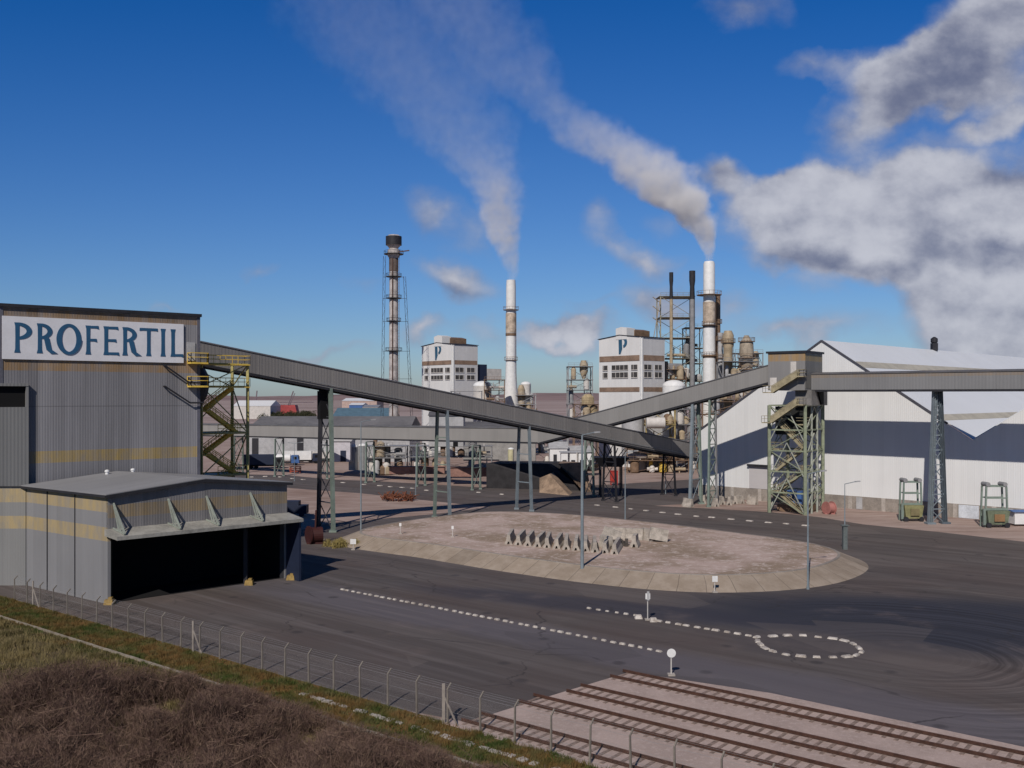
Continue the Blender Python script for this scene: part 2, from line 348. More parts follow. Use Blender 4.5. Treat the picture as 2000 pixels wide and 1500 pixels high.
M_tan = mat('tan_lagging', (.40, .32, .22), .6, var=.25, scale=.6)
M_brown = mat('brown_steel', (.20, .13, .085), .6, var=.25, scale=.8)
M_grey = mat('grey_steel', (.26, .26, .27), .5, var=.18, scale=.8)
M_lgrey = mat('light_grey', (.40, .40, .41), .6, var=.15, scale=.6)
M_black = mat('black_opening', (.006, .006, .007), .9, var=.1)
M_red = mat('red_paint', (.42, .045, .035), .5, var=.2, scale=1)
M_blue = mat('blue_cladding', (.055, .13, .33), .5, var=.15, scale=.4)
M_navy = mat('navy_cladding', (.018, .026, .055), .6, var=.15, scale=.4)
M_galv = mat('galvanised', (.33, .34, .35), .45, metal=.3, var=.15, scale=.9)
M_rail = mat('rail_rust', (.085, .042, .030), .7, var=.3, scale=3)
M_sleep = mat('sleeper_wood', (.27, .20, .17), .9, var=.35, scale=4)
M_kerbw = mat('worn_white_paint', (.60, .56, .52), .8, var=.35, scale=1.6, col2=(.24, .20, .17))

# ------------------------------------------------------------------ ground sheets
def sheet(name, pts, z, m, label=None):
    from mathutils.geometry import tessellate_polygon
    P = [Vector((q[0], q[1], z)) for q in pts]; mb = MB(); mb.v = [tuple(q) for q in P]; mb.f = [tuple(f) for f in tessellate_polygon([P])]
    o = mb.build(name, m, kind='structure', label=label)
    for p in o.data.polygons:
        if p.normal.z < 0: p.flip()
    return o
sheet('ground', [(-14000, -200), (14000, -200), (14000, 15000), (-14000, 15000)], 0, M_ground)
yard = [DN(-150, 44.2), DN(-44, 44.2), G(930, 1413), G(965, 1394), G(1100, 1352), G(1230, 1313), DN(-20, 61.6), DN(70, 61.6), (150, 60),
        (150, 100), G(2150, 1078), G(2000, 1058), G(1842, 1040), G(1685, 1024), G(1600, 1010), G(1500, 1000), G(1400, 994), G(1240, 986),
        G(1080, 986), G(960, 990), G(860, 1003), G(760, 1012), G(640, 1022), (-34, 140), (-60, 150), (-120, 160)]
sheet('yard_asphalt', yard, .006, M_asph)
top = [(380, 925), (560, 928), (640, 936), (740, 940), (840, 946), (960, 953), (1080, 952), (1200, 946), (1360, 936), (1500, 930), (1700, 925)]
bot = [(1700, 960), (1500, 972), (1400, 981), (1240, 990), (1100, 994), (960, 991), (820, 976), (700, 963), (600, 956), (540, 951), (380, 945)]
sheet('access_road', [G(*q) for q in top+bot], .012, M_asph)
sheet('verge', [DN(-160, 39.9), DN(60, 39.9), DN(60, 44.2), DN(-160, 44.2)], .010, M_verge)
sheet('scrubland', [DN(-160, -40), DN(60, -40), DN(60, 39.9), DN(-160, 39.9)], .005, M_scrub)
bl = [G(930, 1413), G(965, 1394), G(1100, 1352), G(1230, 1313), DN(-27.5, 62.2), DN(-10, 61.6), DN(70, 61.0), DN(70, 43.8), DN(-43, 43.8)]
sheet('ballast', bl, .022, M_ballast)
mb = MB()
for k in range(0, 120):
    t0 = -95+k*1.2
    if t0 > 12: break
    mb.bar(DN(t0, 39.9+random.uniform(-.03, .03), .05), DN(t0+1.17, 39.9+random.uniform(-.03, .03), .05), .26, .13)
struct('kerb', mb, mat('weathered_kerb', (.34, .30, .25), .95, var=.4, scale=1.4, col2=(.17, .14, .10)), 'narrow pale concrete kerb strip above the brown scrub')
mb = MB()
for k in range(70):
    t0 = -52+k*.75+random.uniform(-.1, .1)
    if random.random() < .2: continue
    mb.bar(DN(t0, 42.2+random.uniform(-.12, .12), .03), DN(t0+random.uniform(.3, .72), 42.2+random.uniform(-.12, .12), .03), random.uniform(.25, .5), .12)
struct('broken_kerb', mb, M_concl, 'broken pale concrete edging in the grass below the fence')

# hills on the horizon
mb = MB(); nx = 90
for k in range(nx):
    x0 = -9000+k*200
    def hh(x): return 34+14*sin(x*.0011+1)+8*sin(x*.0041)+3*sin(x*.013)+(16 if x < -600 else 0)*min(1, (-600-x)/1500 if x < -600 else 0)
    a, b2 = x0, x0+200
    mb.add([(a, 6200, -2), (b2, 6200, -2), (b2, 7600, hh(b2)), (a, 7600, hh(a)), (a, 9500, -2), (b2, 9500, -2)], [(0, 1, 2, 3), (3, 2, 5, 4)])
struct('hills', mb, mat('hill_heath', (.24, .165, .155), .95, var=.2, scale=.0012))

# ------------------------------------------------------------------ the raised island with sloping concrete sides
top_px = [(712, 1047), (780, 1056), (850, 1064), (920, 1075), (1000, 1087), (1090, 1099), (1180, 1110), (1300, 1121), (1400, 1124.5), (1500, 1121), (1580, 1112), (1632, 1096), (1646, 1082),
          (1620, 1069), (1560, 1056), (1440, 1041), (1300, 1023), (1164, 1009), (1080, 1002), (960, 998), (880, 1006), (800, 1016), (715, 1031), (698, 1039)]
def smooth(P, it=2):
    for _ in range(it):
        Q = []
        for i in range(len(P)):
            a, b2 = P[i], P[(i+1) % len(P)]; Q += [a*.75+b2*.25, a*.25+b2*.75]
        P = Q
    return P
tp = smooth([Vector((G(a, b2, 1.2).x, G(a, b2, 1.2).y)) for a, b2 in top_px])
def offset(P, d):
    out = []
    n = len(P)
    for i in range(n):
        e = (P[(i+2) % n]-P[i-2]).normalized(); out.append(P[i]+Vector((e.y, -e.x))*d)
    return out
area = sum(tp[i].x*tp[(i+1) % len(tp)].y-tp[(i+1) % len(tp)].x*tp[i].y for i in range(len(tp)))
if area < 0: tp.reverse()
bp = offset(tp, 3.2); ip = offset(tp, -.35)
ISL = thing('loading_island', 'raised gravel-topped island with sloping concrete slab sides in the yard', 'traffic island', (10, 118, 0))
n = len(tp); mb = MB(); mb.v = [(q.x, q.y, 1.2) for q in tp]+[(q.x, q.y, -.02) for q in bp]; mb.f = [(i, (i+1) % n, n+(i+1) % n, n+i) for i in range(n)]
def slope_mat():
    m = bpy.data.materials.new('slab_concrete'); m.use_nodes = True; t = NT(m.node_tree); b = t.n['Principled BSDF']
    uv = t.new('ShaderNodeUVMap').outputs[0]; u, v, _ = t.sep(uv); pos = t.new('ShaderNodeNewGeometry').outputs['Position']
    joint = t.math('LESS_THAN', t.math('FRACT', t.math('DIVIDE', u, 3.1)), .03)
    slab = t.noise(t.math('FLOOR', t.math('DIVIDE', u, 3.1)), 5.3, 0, .5, dim='1D')
    n1 = t.noise(pos, .5, 6, .65); n2 = t.noise(pos, 5, 4, .6)
    c = t.mix(t.rng(n1, .35, .68), (.26, .21, .165, 1), (.33, .275, .225, 1))
    c = t.vm('SCALE', c, t.math('ADD', .72, t.math('ADD', t.math('MULTIPLY', slab, .35), t.math('MULTIPLY', n2, .2))))
    c = t.mix(t.math('MULTIPLY', joint, .5), c, (.07, .055, .045, 1))
    t.put(b.inputs['Base Color'], c); b.inputs['Roughness'].default_value = .92; b.inputs['Specular IOR Level'].default_value = .15
    return m
sl = mb.build('sloping_side', slope_mat(), ISL)
uvl = sl.data.uv_layers.new(name='UVMap'); cum = [0]
for i in range(n): cum.append(cum[-1]+(bp[(i+1) % n]-bp[i]).length)
for p in sl.data.polygons:
    vs = list(p.vertices)
    for li in p.loop_indices:
        vi = sl.data.loops[li].vertex_index; k = vi % n
        u = cum[k]
        if k == 0 and (n-1) in [q % n for q in vs]: u = cum[n]
        uvl.data[li].uv = (u, 1 if vi < n else 0)
mb = MB(); mb.v = [(q.x, q.y, 1.26) for q in tp]+[(q.x, q.y, 1.26) for q in ip]+[(q.x, q.y, 1.1) for q in offset(tp, .04)]
mb.f = [(i, (i+1) % n, n+(i+1) % n, n+i) for i in range(n)]+[(i, 2*n+i, 2*n+(i+1) % n, (i+1) % n) for i in range(n)]
mb.build('edge_kerb', M_conc, ISL)
from mathutils.geometry import tessellate_polygon
P3 = [Vector((q.x, q.y, 1.225)) for q in tp]; mb = MB(); mb.v = [tuple(q) for q in P3]; mb.f = [tuple(f) for f in tessellate_polygon([P3])]
o = mb.build('gravel_top', M_mtop, ISL)
for p in o.data.polygons:
    if p.normal.z < 0: p.flip()
#@@RAIL@@
# ------------------------------------------------------------------ railway tracks
mb = MB(); mb.box(0, 0, 0, .24, 2.7, .12); sleeper_proto = None
tracks = [(-38.0, 59.4, 'rusty railway track beside the asphalt, furthest from the fence', 56, 55),
          (-38.4, 54.6, 'rusty railway track, second from the asphalt edge', 56, 52),
          (-39.6, 50.8, 'rusty railway track, second from the fence', 50, 46),
          (-40.0, 45.7, 'rusty railway track running right beside the wire fence', 40, 44)]
ra = atan2(D[1], D[0])
for (t0, n0, lab, L, ns) in tracks:
    T = thing('railway_track', lab, 'railway track', DN(t0, n0), 'railway tracks in the ballast')
    for s in (-1, 1):
        off = n0+s*.838
        mb = MB(); mb.bar(DN(t0, off, .20), DN(t0+L+15, off, .20), .075, .06); mb.bar(DN(t0, off, .13), DN(t0+L+15, off, .13), .035, .09); mb.bar(DN(t0, off, .075), DN(t0+L+15, off, .075), .15, .03)
        mb.build('rail', M_rail, T)
    for k in range(int(L/.72)):
        q = DN(t0+.5+k*.72+random.uniform(-.05, .05), n0)
        if sleeper_proto is None:
            mb = MB(); mb.box(0, 0, -.06, .24, 2.6, .105); sm = mb.build('sleeper', M_sleep, None); sleeper_proto = sm; s_ = sm
        else: s_ = sleeper_proto.copy(); COL.objects.link(s_)
        s_.parent = T; s_.location = (q.x-T.location.x, q.y-T.location.y, 0); s_.rotation_euler = (0, 0, ra+random.uniform(-.02, .02))

# ------------------------------------------------------------------ fence
FN = thing('wire_fence', 'wire mesh fence on concrete posts with bent tops along the yard edge', 'fence', DN(-60, 44.0))
post = None; ts = []
tt = -98.0
while tt < 8: ts.append(tt); tt += 2.62
for i, t0 in enumerate(ts):
    p0 = DN(t0, 44.0)
    if post is None:
        mb = MB(); mb.hexa([(-.055, -.055, 0), (.055, -.055, 0), (.055, .055, 0), (-.055, .055, 0)], [(-.042, -.042, 2.15), (.042, -.042, 2.15), (.042, .042, 2.15), (-.042, .042, 2.15)])
        mb.bar((0, 0, 2.12), (0, .32, 2.42), .08)
        post = mb.build('post', mat('post_concrete', (.21, .185, .16), .9, var=.2), None); q = post
    else: q = post.copy(); COL.objects.link(q)
    q.parent = FN; q.location = (p0.x-FN.location.x, p0.y-FN.location.y, 0); q.rotation_euler = (random.uniform(-.02, .02), random.uniform(-.02, .02), ra+random.uniform(-.06, .06))
for t0, w_ in ((-40.7, .19), (-67.5, .13), (-94.2, .12)):
    mb = MB(); mb.bar(DN(t0, 44.0, 0), DN(t0, 44.0, 2.4), w_); mb.build('corner_post', M_conc, FN)
    mb = MB(); mb.bar(DN(t0, 44.0, 1.7), DN(t0+1.15, 44.0, .02), .08); mb.build('brace', M_conc, FN)
mb = MB()
for z in (.12, .75, 1.4, 2.05): mb.tube(DN(-98, 44.06, z), DN(8, 44.06, z), .006, 4)
for z, dn in ((2.2, .14), (2.3, .23), (2.4, .32)): mb.tube(DN(-98, 44.0+dn, z), DN(8, 44.0+dn, z), .005, 4)
mb.build('strand', M_galv, FN)
m = bpy.data.materials.new('chain_link'); m.use_nodes = True; t = NT(m.node_tree); t.n.clear()
pos = t.new('ShaderNodeNewGeometry').outputs['Position']; a = t.vm('DOT_PRODUCT', pos, (D[0], D[1], 0)); z = t.sep(pos)[2]
w1 = t.math('LESS_THAN', t.math('FRACT', t.math('DIVIDE', t.math('ADD', a, z), .09)), .022); w2 = t.math('LESS_THAN', t.math('FRACT', t.math('DIVIDE', t.math('SUBTRACT', a, z), .09)), .022)
tr = t.new('ShaderNodeBsdfTransparent'); pr = t.new('ShaderNodeBsdfPrincipled'); pr.inputs['Base Color'].default_value = (.35, .34, .33, 1); pr.inputs['Roughness'].default_value = .5
mx = t.new('ShaderNodeMixShader'); t.put(mx.inputs[0], t.math('MAXIMUM', w1, w2)); t.l.new(tr.outputs[0], mx.inputs[1]); t.l.new(pr.outputs[0], mx.inputs[2])
oo = t.new('ShaderNodeOutputMaterial'); t.l.new(mx.outputs[0], oo.inputs[0])
mb = MB(); mb.face([DN(-98, 44.05, .05), DN(8, 44.05, .05), DN(8, 44.05, 2.12), DN(-98, 44.05, 2.12)]); mb.build('wire_mesh', m, FN)

# ------------------------------------------------------------------ painted kerb blocks marking the lanes
kb = None
def block(p, rz, lab, grp, sx=.46, z=0.01):
    global kb
    if kb is None:
        mb = MB(); mb.hexa([(-.23, -.13, 0), (.23, -.13, 0), (.23, .13, 0), (-.23, .13, 0)], [(-.20, -.095, .15), (.20, -.095, .15), (.20, .095, .15), (-.20, .095, .15)])
        kb = mb.build('kerb_block', M_kerbw, None); q = kb
    else: q = kb.copy(); COL.objects.link(q)
    q.location = (p.x, p.y, z); q.rotation_euler = (0, 0, rz+random.uniform(-.12, .12)); s = sx/.46*random.uniform(.8, 1.15); q.scale = (s, s*random.uniform(.85, 1.1), random.uniform(.7, 1.05))
    tag(q, lab, 'kerb block', grp)
def row(pxs, lab, grp, n=None, sx=.46):
    if n: a, b2 = G(*pxs[0]), G(*pxs[1]); pts = [a.lerp(b2, (k+random.uniform(-.12, .12))/(n-1)) for k in range(n)]
    else: pts = [G(*q) for q in pxs]
    for i, p in enumerate(pts):
        d = (pts[min(i+1, len(pts)-1)]-pts[max(i-1, 0)]); block(p, atan2(d.y, d.x), lab, grp, sx)
row([(668, 1152), (1308, 1277)], 'small white painted kerb block in the long straight row across the yard', 'kerb blocks in the long straight row', 45)
row([(1150, 1189), (1240, 1203)], 'small worn white kerb block in the short row left of the double-board sign', 'kerb blocks in the short row left of the sign', 6, .4)
row([(1287, 1214), (1460, 1242)], 'white painted kerb block in the short row leading to the ring', 'kerb blocks in the row leading to the ring', 10, .55)
ov = [(1260, 652), (1365, 645), (1460, 640), (1560, 640), (1660, 650), (1755, 660), (1830, 674), (1888, 695), (1925, 722), (1942, 748), (1908, 769), (1848, 778), (1755, 782), (1650, 782), (1548, 776), (1450, 765), (1365, 744), (1315, 722), (1286, 700), (1268, 678)]
pts = [G(1100+a*.3, 1050+b2*.3) for a, b2 in ov]
for i, p in enumerate(pts):
    d = pts[(i+1) % len(pts)]-pts[i-1]; block(p, atan2(d.y, d.x), 'white painted kerb block in the closed teardrop ring on the dark asphalt', 'kerb blocks forming the ring', .72)
row([(1166, 987), (1202, 991), (1232, 994.5), (1262, 998), (1294, 1001.5), (1324, 1005), (1360, 1009), (1390, 1011), (1428, 1014.5), (1464, 1018), (1501, 1021), (1535, 1023.5), (1573, 1027)],
    'white kerb block on the dark road behind the island', 'kerb blocks on the road behind the island', None, 1.0)
row([(490, 932), (518, 931), (547, 932), (571, 935), (592, 937), (670, 943), (710, 946.5), (742, 949), (762, 951), (785, 952.5), (805, 954), (833, 958), (935, 962), (980, 966)],
    'white kerb block along the far access road beyond the long gallery posts', 'kerb blocks along the far access road', None, 1.1)
#@@BUILDINGS@@
# ------------------------------------------------------------------ tall clad building with the sign
OCH = (.30, .215, .10)
def TF(t, out=0.0): return (-44.8+.78*t+.63*out, 111.9+.63*t-.78*out)
def tpx(px): u = (px-1000)/F; return (u*111.9+44.8)/(.78-.63*u)
C_tall = cladding('tall_cladding', (.195, .192, .205), (.78, .63), [(22.9, 24.35, (.26, .17, .09)), (12.8, 14.1, (.30, .22, .09)), (28.7, 29.6, (.20, .13, .07))], pitch=1.4, streak=.75, dirt=.2, seams=(19.0,))
TB = thing('factory_hall', 'tall grey ribbed metal hall with ochre strips, carrying the big white sign', 'industrial building', (TF(-2)[0], TF(-2)[1], 0))
def slab_on(P, t0, t1, z0, z1, o0, o1): # box on the tall wall
    a, b2, c, d = P(t0, o1), P(t1, o1), P(t1, o0), P(t0, o0)
    return [(q[0], q[1], z0) for q in (a, b2, c, d)], [(q[0], q[1], z1) for q in (a, b2, c, d)]
mb = MB(); mb.hexa(*slab_on(TF, -12.6, 8.9, 0, 29.75, -30, 0)); mb.build('wall', C_tall, TB)
mb = MB(); mb.hexa(*slab_on(TF, -12.9, 9.2, 29.7, 30.05, -30.3, .28)); mb.build('roof_trim', M_dark, TB)
mb = MB(); mb.hexa(*slab_on(TF, 8.72, 9.08, 0, 29.7, -.25, .06)); mb.build('corner_flashing', mat('flashing', (.12, .12, .15), .6), TB); mb = MB(); mb.hexa(*slab_on(TF, -12.75, -12.4, 10, 29.7, -.2, .06)); mb.build('corner_flashing', mat('flashing', (.12, .12, .15), .6), TB)
mb = MB()
for (t0, z0, t1, z1, t2) in ((4.7, 23.75, 7.6, 21.75, 9.0), (4.7, 21.3, 7.7, 19.35, 9.4)):
    mb.tube((*TF(t0, .05), z0), (*TF(t0, .45), z0), .09); mb.tube((*TF(t0, .45), z0), (*TF(t1, .45), z1), .10); mb.tube((*TF(t1, .45), z1), (*TF(t2, .45), z1), .10)
mb.build('bent_pipe', M_dark, TB)
mb = MB(); mb.hexa(*slab_on(TF, 7.45, 8.45, 24.4, 26.6, 0.0, .12)); mb.build('door', M_lgrey, TB)
# --- sign
SG = thing('sign_board', 'white board lettered PROFERTIL in blue on the tall hall', 'sign', (TF(-2.7, .2)[0], TF(-2.7, .2)[1], 24.1))
mb = MB(); mb.hexa(*slab_on(TF, -12.5, 7.0, 24.1, 28.72, .02, .22)); mb.build('board', mat('sign_white', (.70, .70, .74), .5, var=.05), SG)
M_let = mat('sign_blue', (.028, .10, .20), .5, var=.08)
def glyph(ch, px0, px1):
    """flared roman capitals; drawn in a unit box, each stroke a slightly prouder slab"""
    t0, t1 = tpx(px0), tpx(px1); w = (t1-t0); hgt = 3.25; z0 = 24.82; mb = MB(); cnt = [0]
    asp = w/hgt
    def put(poly):
        o = .225; o1 = .26+.003*cnt[0]; cnt[0] += 1
        a = [(*TF(t0+x*hgt, o1), z0+y*hgt) for x, y in poly]; b2 = TF(0, o); c = TF(0, o1)
        mb.extr(a, (b2[0]-c[0], b2[1]-c[1], 0))
    def stem(x, s=.155, y0=0.0, y1=1.0):
        e = s*.60; m_ = s*.42
        put([(x-e, y0), (x+e, y0), (x+m_, y0+.12), (x+m_*.92, (y0+y1)/2), (x+m_, y1-.12), (x+e, y1), (x-e, y1), (x-m_, y1-.12), (x-m_*.92, (y0+y1)/2), (x-m_, y0+.12)])
    def hbar(x0, x1, y, th=.085, fl=.028): put([(x0, y-th/2), (x1-.08, y-th/2), (x1+.02, y-th/2-fl), (x1, y+th/2+fl*.3), (x0, y+th/2)])
    def bowl(cx, cy, rx, ry, th, a0, a1, thin=.55, n=22):
        out, inn = [], []
        for k in range(n+1):
            a = R(a0+(a1-a0)*k/n); f = th*(thin+(1-thin)*abs(cos(a)))
            out.append((cx+rx*cos(a), cy+ry*sin(a))); inn.append((cx+(rx-f)*cos(a), cy+(ry-f)*sin(a)))
        for k in range(0, n, 2):
            m_ = min(k+2, n); put([out[k], out[min(k+1, n)], out[m_], inn[m_], inn[min(k+1, n)], inn[k]])
    if ch == 'P': stem(.12); bowl(.16, .72, asp-.16, .28, .16, -90, 90)
    if ch == 'R':
        stem(.12); bowl(.16, .74, (asp-.16)*.78, .26, .15, -90, 90)
        x = .16+(asp-.16)*.35; put([(x-.07, .50), (x+.09, .52), (asp-.12, .13), (asp+.07, 0), (asp-.14, -.01), (asp-.28, .12)])
    if ch == 'O': bowl(asp/2, .5, asp/2, .53, .17, 0, 360, .6, 44)
    if ch == 'F': stem(.12); hbar(.10, asp, .95); hbar(.12, asp*.86, .50, fl=.03)
    if ch == 'E': stem(.12); hbar(.10, asp, .95); hbar(.12, asp*.88, .51, fl=.03); hbar(.10, asp+.03, .05)
    if ch == 'T': stem(asp/2); put([(0, .90), (.02, .89), (.08, .905), (asp-.08, .905), (asp-.02, .89), (asp, .90), (asp-.01, 1.0), (.01, 1.0)])
    if ch == 'I': stem(asp/2)
    if ch == 'L': stem(.12); hbar(.10, asp+.02, .05, fl=.04)
    mb.build('letter', M_let, SG)
for ch, a, b2 in (('P', 25, 61), ('R', 69, 107), ('O', 109, 158), ('F', 164, 191), ('E', 199, 229), ('R', 236, 271), ('T', 271, 307), ('I', 311, 323), ('L', 330, 355)): glyph(ch, a, b2)

# --- annex at the left edge
E = (-51.7, 103.4)
C_low = cladding('low_cladding', (.215, .215, .225), (-.8, .6), [(8.85, 10.3, (.37, .285, .15)), (6.05, 7.4, (.37, .285, .15))], pitch=1.2, streak=.22, dirt=.2)
C_anx = cladding('annex_cladding', (.205, .205, .205), (1, 0), [(8.85, 10.3, (.37, .285, .15)), (6.05, 7.4, (.37, .285, .15))], pitch=1.2, streak=.22, dirt=.2)
AX = thing('annex', 'grey annex with a black opening at the left edge, in front of the tall hall', 'industrial building', (-58, 104, 0))
mb = MB(); mb.prism([E, (TF(-9.2)[0], TF(-9.2)[1]+.4), (-56, 110), (-70, 118), (-70, 103.4)], 0, 10.4)
mb.hexa(*slab_on(TF, -17, -10.0, 10.4, 18.95, 0, .55)); mb.hexa(*slab_on(TF, -17, -10.0, 21.2, 21.5, 0, .6)); mb.hexa(*slab_on(TF, -10.25, -10.0, 18.95, 21.2, 0, .55)); mb.build('wall', C_anx, AX)
mb = MB(); mb.hexa(*slab_on(TF, -17, -10.25, 18.95, 21.2, 0.02, .12)); mb.build('opening', M_black, AX)
mb = MB(); mb.box(-61, 103.36, 10.42, 18.6, .14, .14); mb.build('eave_flashing', M_dark, AX)

# --- low tipping shed
C0 = (-39.1, 94.06); fa = (.722, .692); fl = (-.8, .6); fo = (.692, -.722)
def LS(a, l, out=0.0): return (C0[0]+fa[0]*a+fl[0]*l+fo[0]*out, C0[1]+fa[1]*a+fl[1]*l+fo[1]*out)
LW = 19.65
SH_ = thing('tipping_shed', 'low gabled metal shed with ochre strips and a wide black opening under a canopy', 'industrial building', (*LS(9.8, 8), 0))
C_fas = cladding('fascia_cladding', (.175, .168, .172), fa, [(8.3, 9.55, (.23, .175, .105))], pitch=1.3, streak=.55, dirt=.25)
mb = MB(); P0, P1 = LS(0, 0), LS(0, 16)
mb.hexa([(*LS(0, 0), 0), (*LS(.3, 0), 0), (*LS(.3, 16), 0), (*LS(0, 16), 0)], [(*LS(0, 0), 10.5), (*LS(.3, 0), 10.5), (*LS(.3, 16), 10.5), (*LS(0, 16), 10.5)])
mb.hexa([(*LS(LW-.3, 0), 0), (*LS(LW, 0), 0), (*LS(LW, 16.2), 0), (*LS(LW-.3, 16.2), 0)], [(*LS(LW-.3, 0), 10.5), (*LS(LW, 0), 10.5), (*LS(LW, 16.2), 10.5), (*LS(LW-.3, 16.2), 10.5)])
mb.build('side_wall', C_low, SH_)
mb = MB(); mb.extr([(*LS(0, -.03), 6.9), (*LS(LW, -.03), 6.9), (*LS(LW, -.03), 10.45), (*LS(LW/2, -.03), 11.4), (*LS(0, -.03), 10.45)], (fl[0]*.25, fl[1]*.25, 0)); mb.build('fascia', C_fas, SH_)
C_rf = cladding('shed_roof_sheet', (.235, .235, .245), fl, pitch=1.1, streak=.18, dirt=.2, rib=.5)
mb = MB()
for a0, a1, za, zb in ((-.35, LW/2, 10.52, 11.5), (LW/2, LW+.35, 11.5, 10.52)):
    mb.hexa([(*LS(a0, -.4), za), (*LS(a1, -.4), zb), (*LS(a1, 16.1), zb), (*LS(a0, 16.1), za)], [(*LS(a0, -.4), za+.13), (*LS(a1, -.4), zb+.13), (*LS(a1, 16.1), zb+.13), (*LS(a0, 16.1), za+.13)])
mb.build('roof', C_rf, SH_)
mb = MB()
for a0, a1, za, zb in ((-.4, LW/2, 10.42, 11.4), (LW/2, LW+.4, 11.4, 10.42)): mb.bar((*LS(a0, -.46), za), (*LS(a1, -.46), zb), .1, .3)
mb.bar((*LS(-.42, -.4), 10.45), (*LS(-.42, 16), 10.45), .1, .22); mb.build('roof_edge', M_dark, SH_)
mb = MB()
for l in (5.9, 11.3): mb.bar((*LS(-.04, l), 0), (*LS(-.04, l), 10.4), .09)
mb.build('downpipe', M_dark, SH_)
mb = MB(); mb.hexa([(*LS(-.3, 0), 6.62), (*LS(LW+.2, 0), 6.62), (*LS(LW+.2, 0, 3.1), 6.5), (*LS(-.3, 0, 3.1), 6.5)][::-1], [(*LS(-.3, 0), 7.25), (*LS(LW+.2, 0), 7.25), (*LS(LW+.2, 0, 3.1), 6.85), (*LS(-.3, 0, 3.1), 6.85)][::-1])
mb.build('canopy', mat('canopy_sheet', (.34, .33, .30), .6, var=.25, scale=.5), SH_)
for a in (.5, 6.0, 10.1, 15.1):
    mb = MB(); mb.bar((*LS(a, 0, .12), 9.75), (*LS(a, 0, 2.9), 7.0), .16); mb.bar((*LS(a, 0, .12), 9.65), (*LS(a, 0, 1.5), 7.1), .1); mb.bar((*LS(a, 0, 1.0), 8.75), (*LS(a, 0, 2.0), 7.1), .09)
    mb.bar((*LS(a, 0, .1), 7.32), (*LS(a, 0, 2.9), 6.98), .12); mb.build('bracket', mat('bracket_steel', (.28, .31, .27), .5), SH_)
for a in (.35, 14.9, LW-.35):
    mb = MB(); mb.bar((*LS(a, .35), 0), (*LS(a, .35), 7), .4); mb.build('column', M_dark if a > 1 else mat('dark_green_steel', (.025, .035, .022), .6), SH_)
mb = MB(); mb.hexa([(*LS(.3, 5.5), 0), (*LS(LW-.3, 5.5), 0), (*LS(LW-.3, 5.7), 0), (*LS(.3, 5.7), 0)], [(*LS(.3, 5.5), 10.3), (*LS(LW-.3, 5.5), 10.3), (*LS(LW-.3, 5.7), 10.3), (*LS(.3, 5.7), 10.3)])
mb.hexa([(*LS(.3, .3), .0), (*LS(.42, .3), 0), (*LS(.42, 5.5), 0), (*LS(.3, 5.5), 0)], [(*LS(.3, .3), 10.2), (*LS(.42, .3), 10.2), (*LS(.42, 5.5), 10.2), (*LS(.3, 5.5), 10.2)]); mb.hexa([(*LS(LW-.42, .12), 0), (*LS(LW-.3, .12), 0), (*LS(LW-.3, 5.5), 0), (*LS(LW-.42, 5.5), 0)], [(*LS(LW-.42, .12), 10.2), (*LS(LW-.3, .12), 10.2), (*LS(LW-.3, 5.5), 10.2), (*LS(LW-.42, 5.5), 10.2)]); mb.build('shade_lining', M_black, SH_)  # added black lining: the deep shade of the opening put into colour
mb = MB(); mb.hexa([(*LS(.3, .25), .02), (*LS(LW-.3, .25), .02), (*LS(LW-.3, 5.5), .02), (*LS(.3, 5.5), .02)], [(*LS(.3, .25), .05), (*LS(LW-.3, .25), .05), (*LS(LW-.3, 5.5), .05), (*LS(.3, 5.5), .05)]); mb.build('shade_floor', M_black, SH_)  # plain floor sheet, black to carry the shade inside the opening
mb = MB(); mb.hexa([(*LS(LW-.1, 0, .0), 0), (*LS(LW-.1, 0, 2.7), 0), (*LS(LW+.15, 0, 2.7), 0), (*LS(LW+.15, 0, 0), 0)], [(*LS(LW-.1, 0, 0), 6.5), (*LS(LW-.1, 0, 2.7), 6.5), (*LS(LW+.15, 0, 2.7), 6.5), (*LS(LW+.15, 0, 0), 6.5)]); mb.build('wing_wall', M_navy, SH_)
for a, l in ((7.9, 14.6), (10.8, 14.6)):
    mb = MB(); zz = 11.25; x, y = LS(a, l); mb.lathe(x, y, [(.22, zz-.2), (.17, zz+.45), (.26, zz+.47), (.22, zz+.65), (.05, zz+.7)], 12); mb.build('roof_vent', M_white, SH_)
for i, (a, o_) in enumerate(((.1, .25), (14.7, .7), (LW-.2, 1.2))):
    x, y = LS(a, 0, o_); mb = MB(); mb.hexa([(x-.45, y-.4, 0), (x+.45, y-.4, 0), (x+.45, y+.4, 0), (x-.45, y+.4, 0)], [(x-.38, y-.32, .5), (x+.38, y-.32, .5), (x+.38, y+.32, .5), (x-.38, y+.32, .5)])
    mb.box(x+.1, y, .5, .35, .4, .2)
    mb.build('protection_block', mat('worn_yellow', (.33, .22, .07), .7, var=.3, scale=2), None, ['yellow protection block at the near left corner of the black shed opening', 'yellow protection block under the canopy in the right part of the shed opening', 'yellow protection block at the right end of the shed opening'][i], cat='protection block', group='yellow blocks at the shed opening')

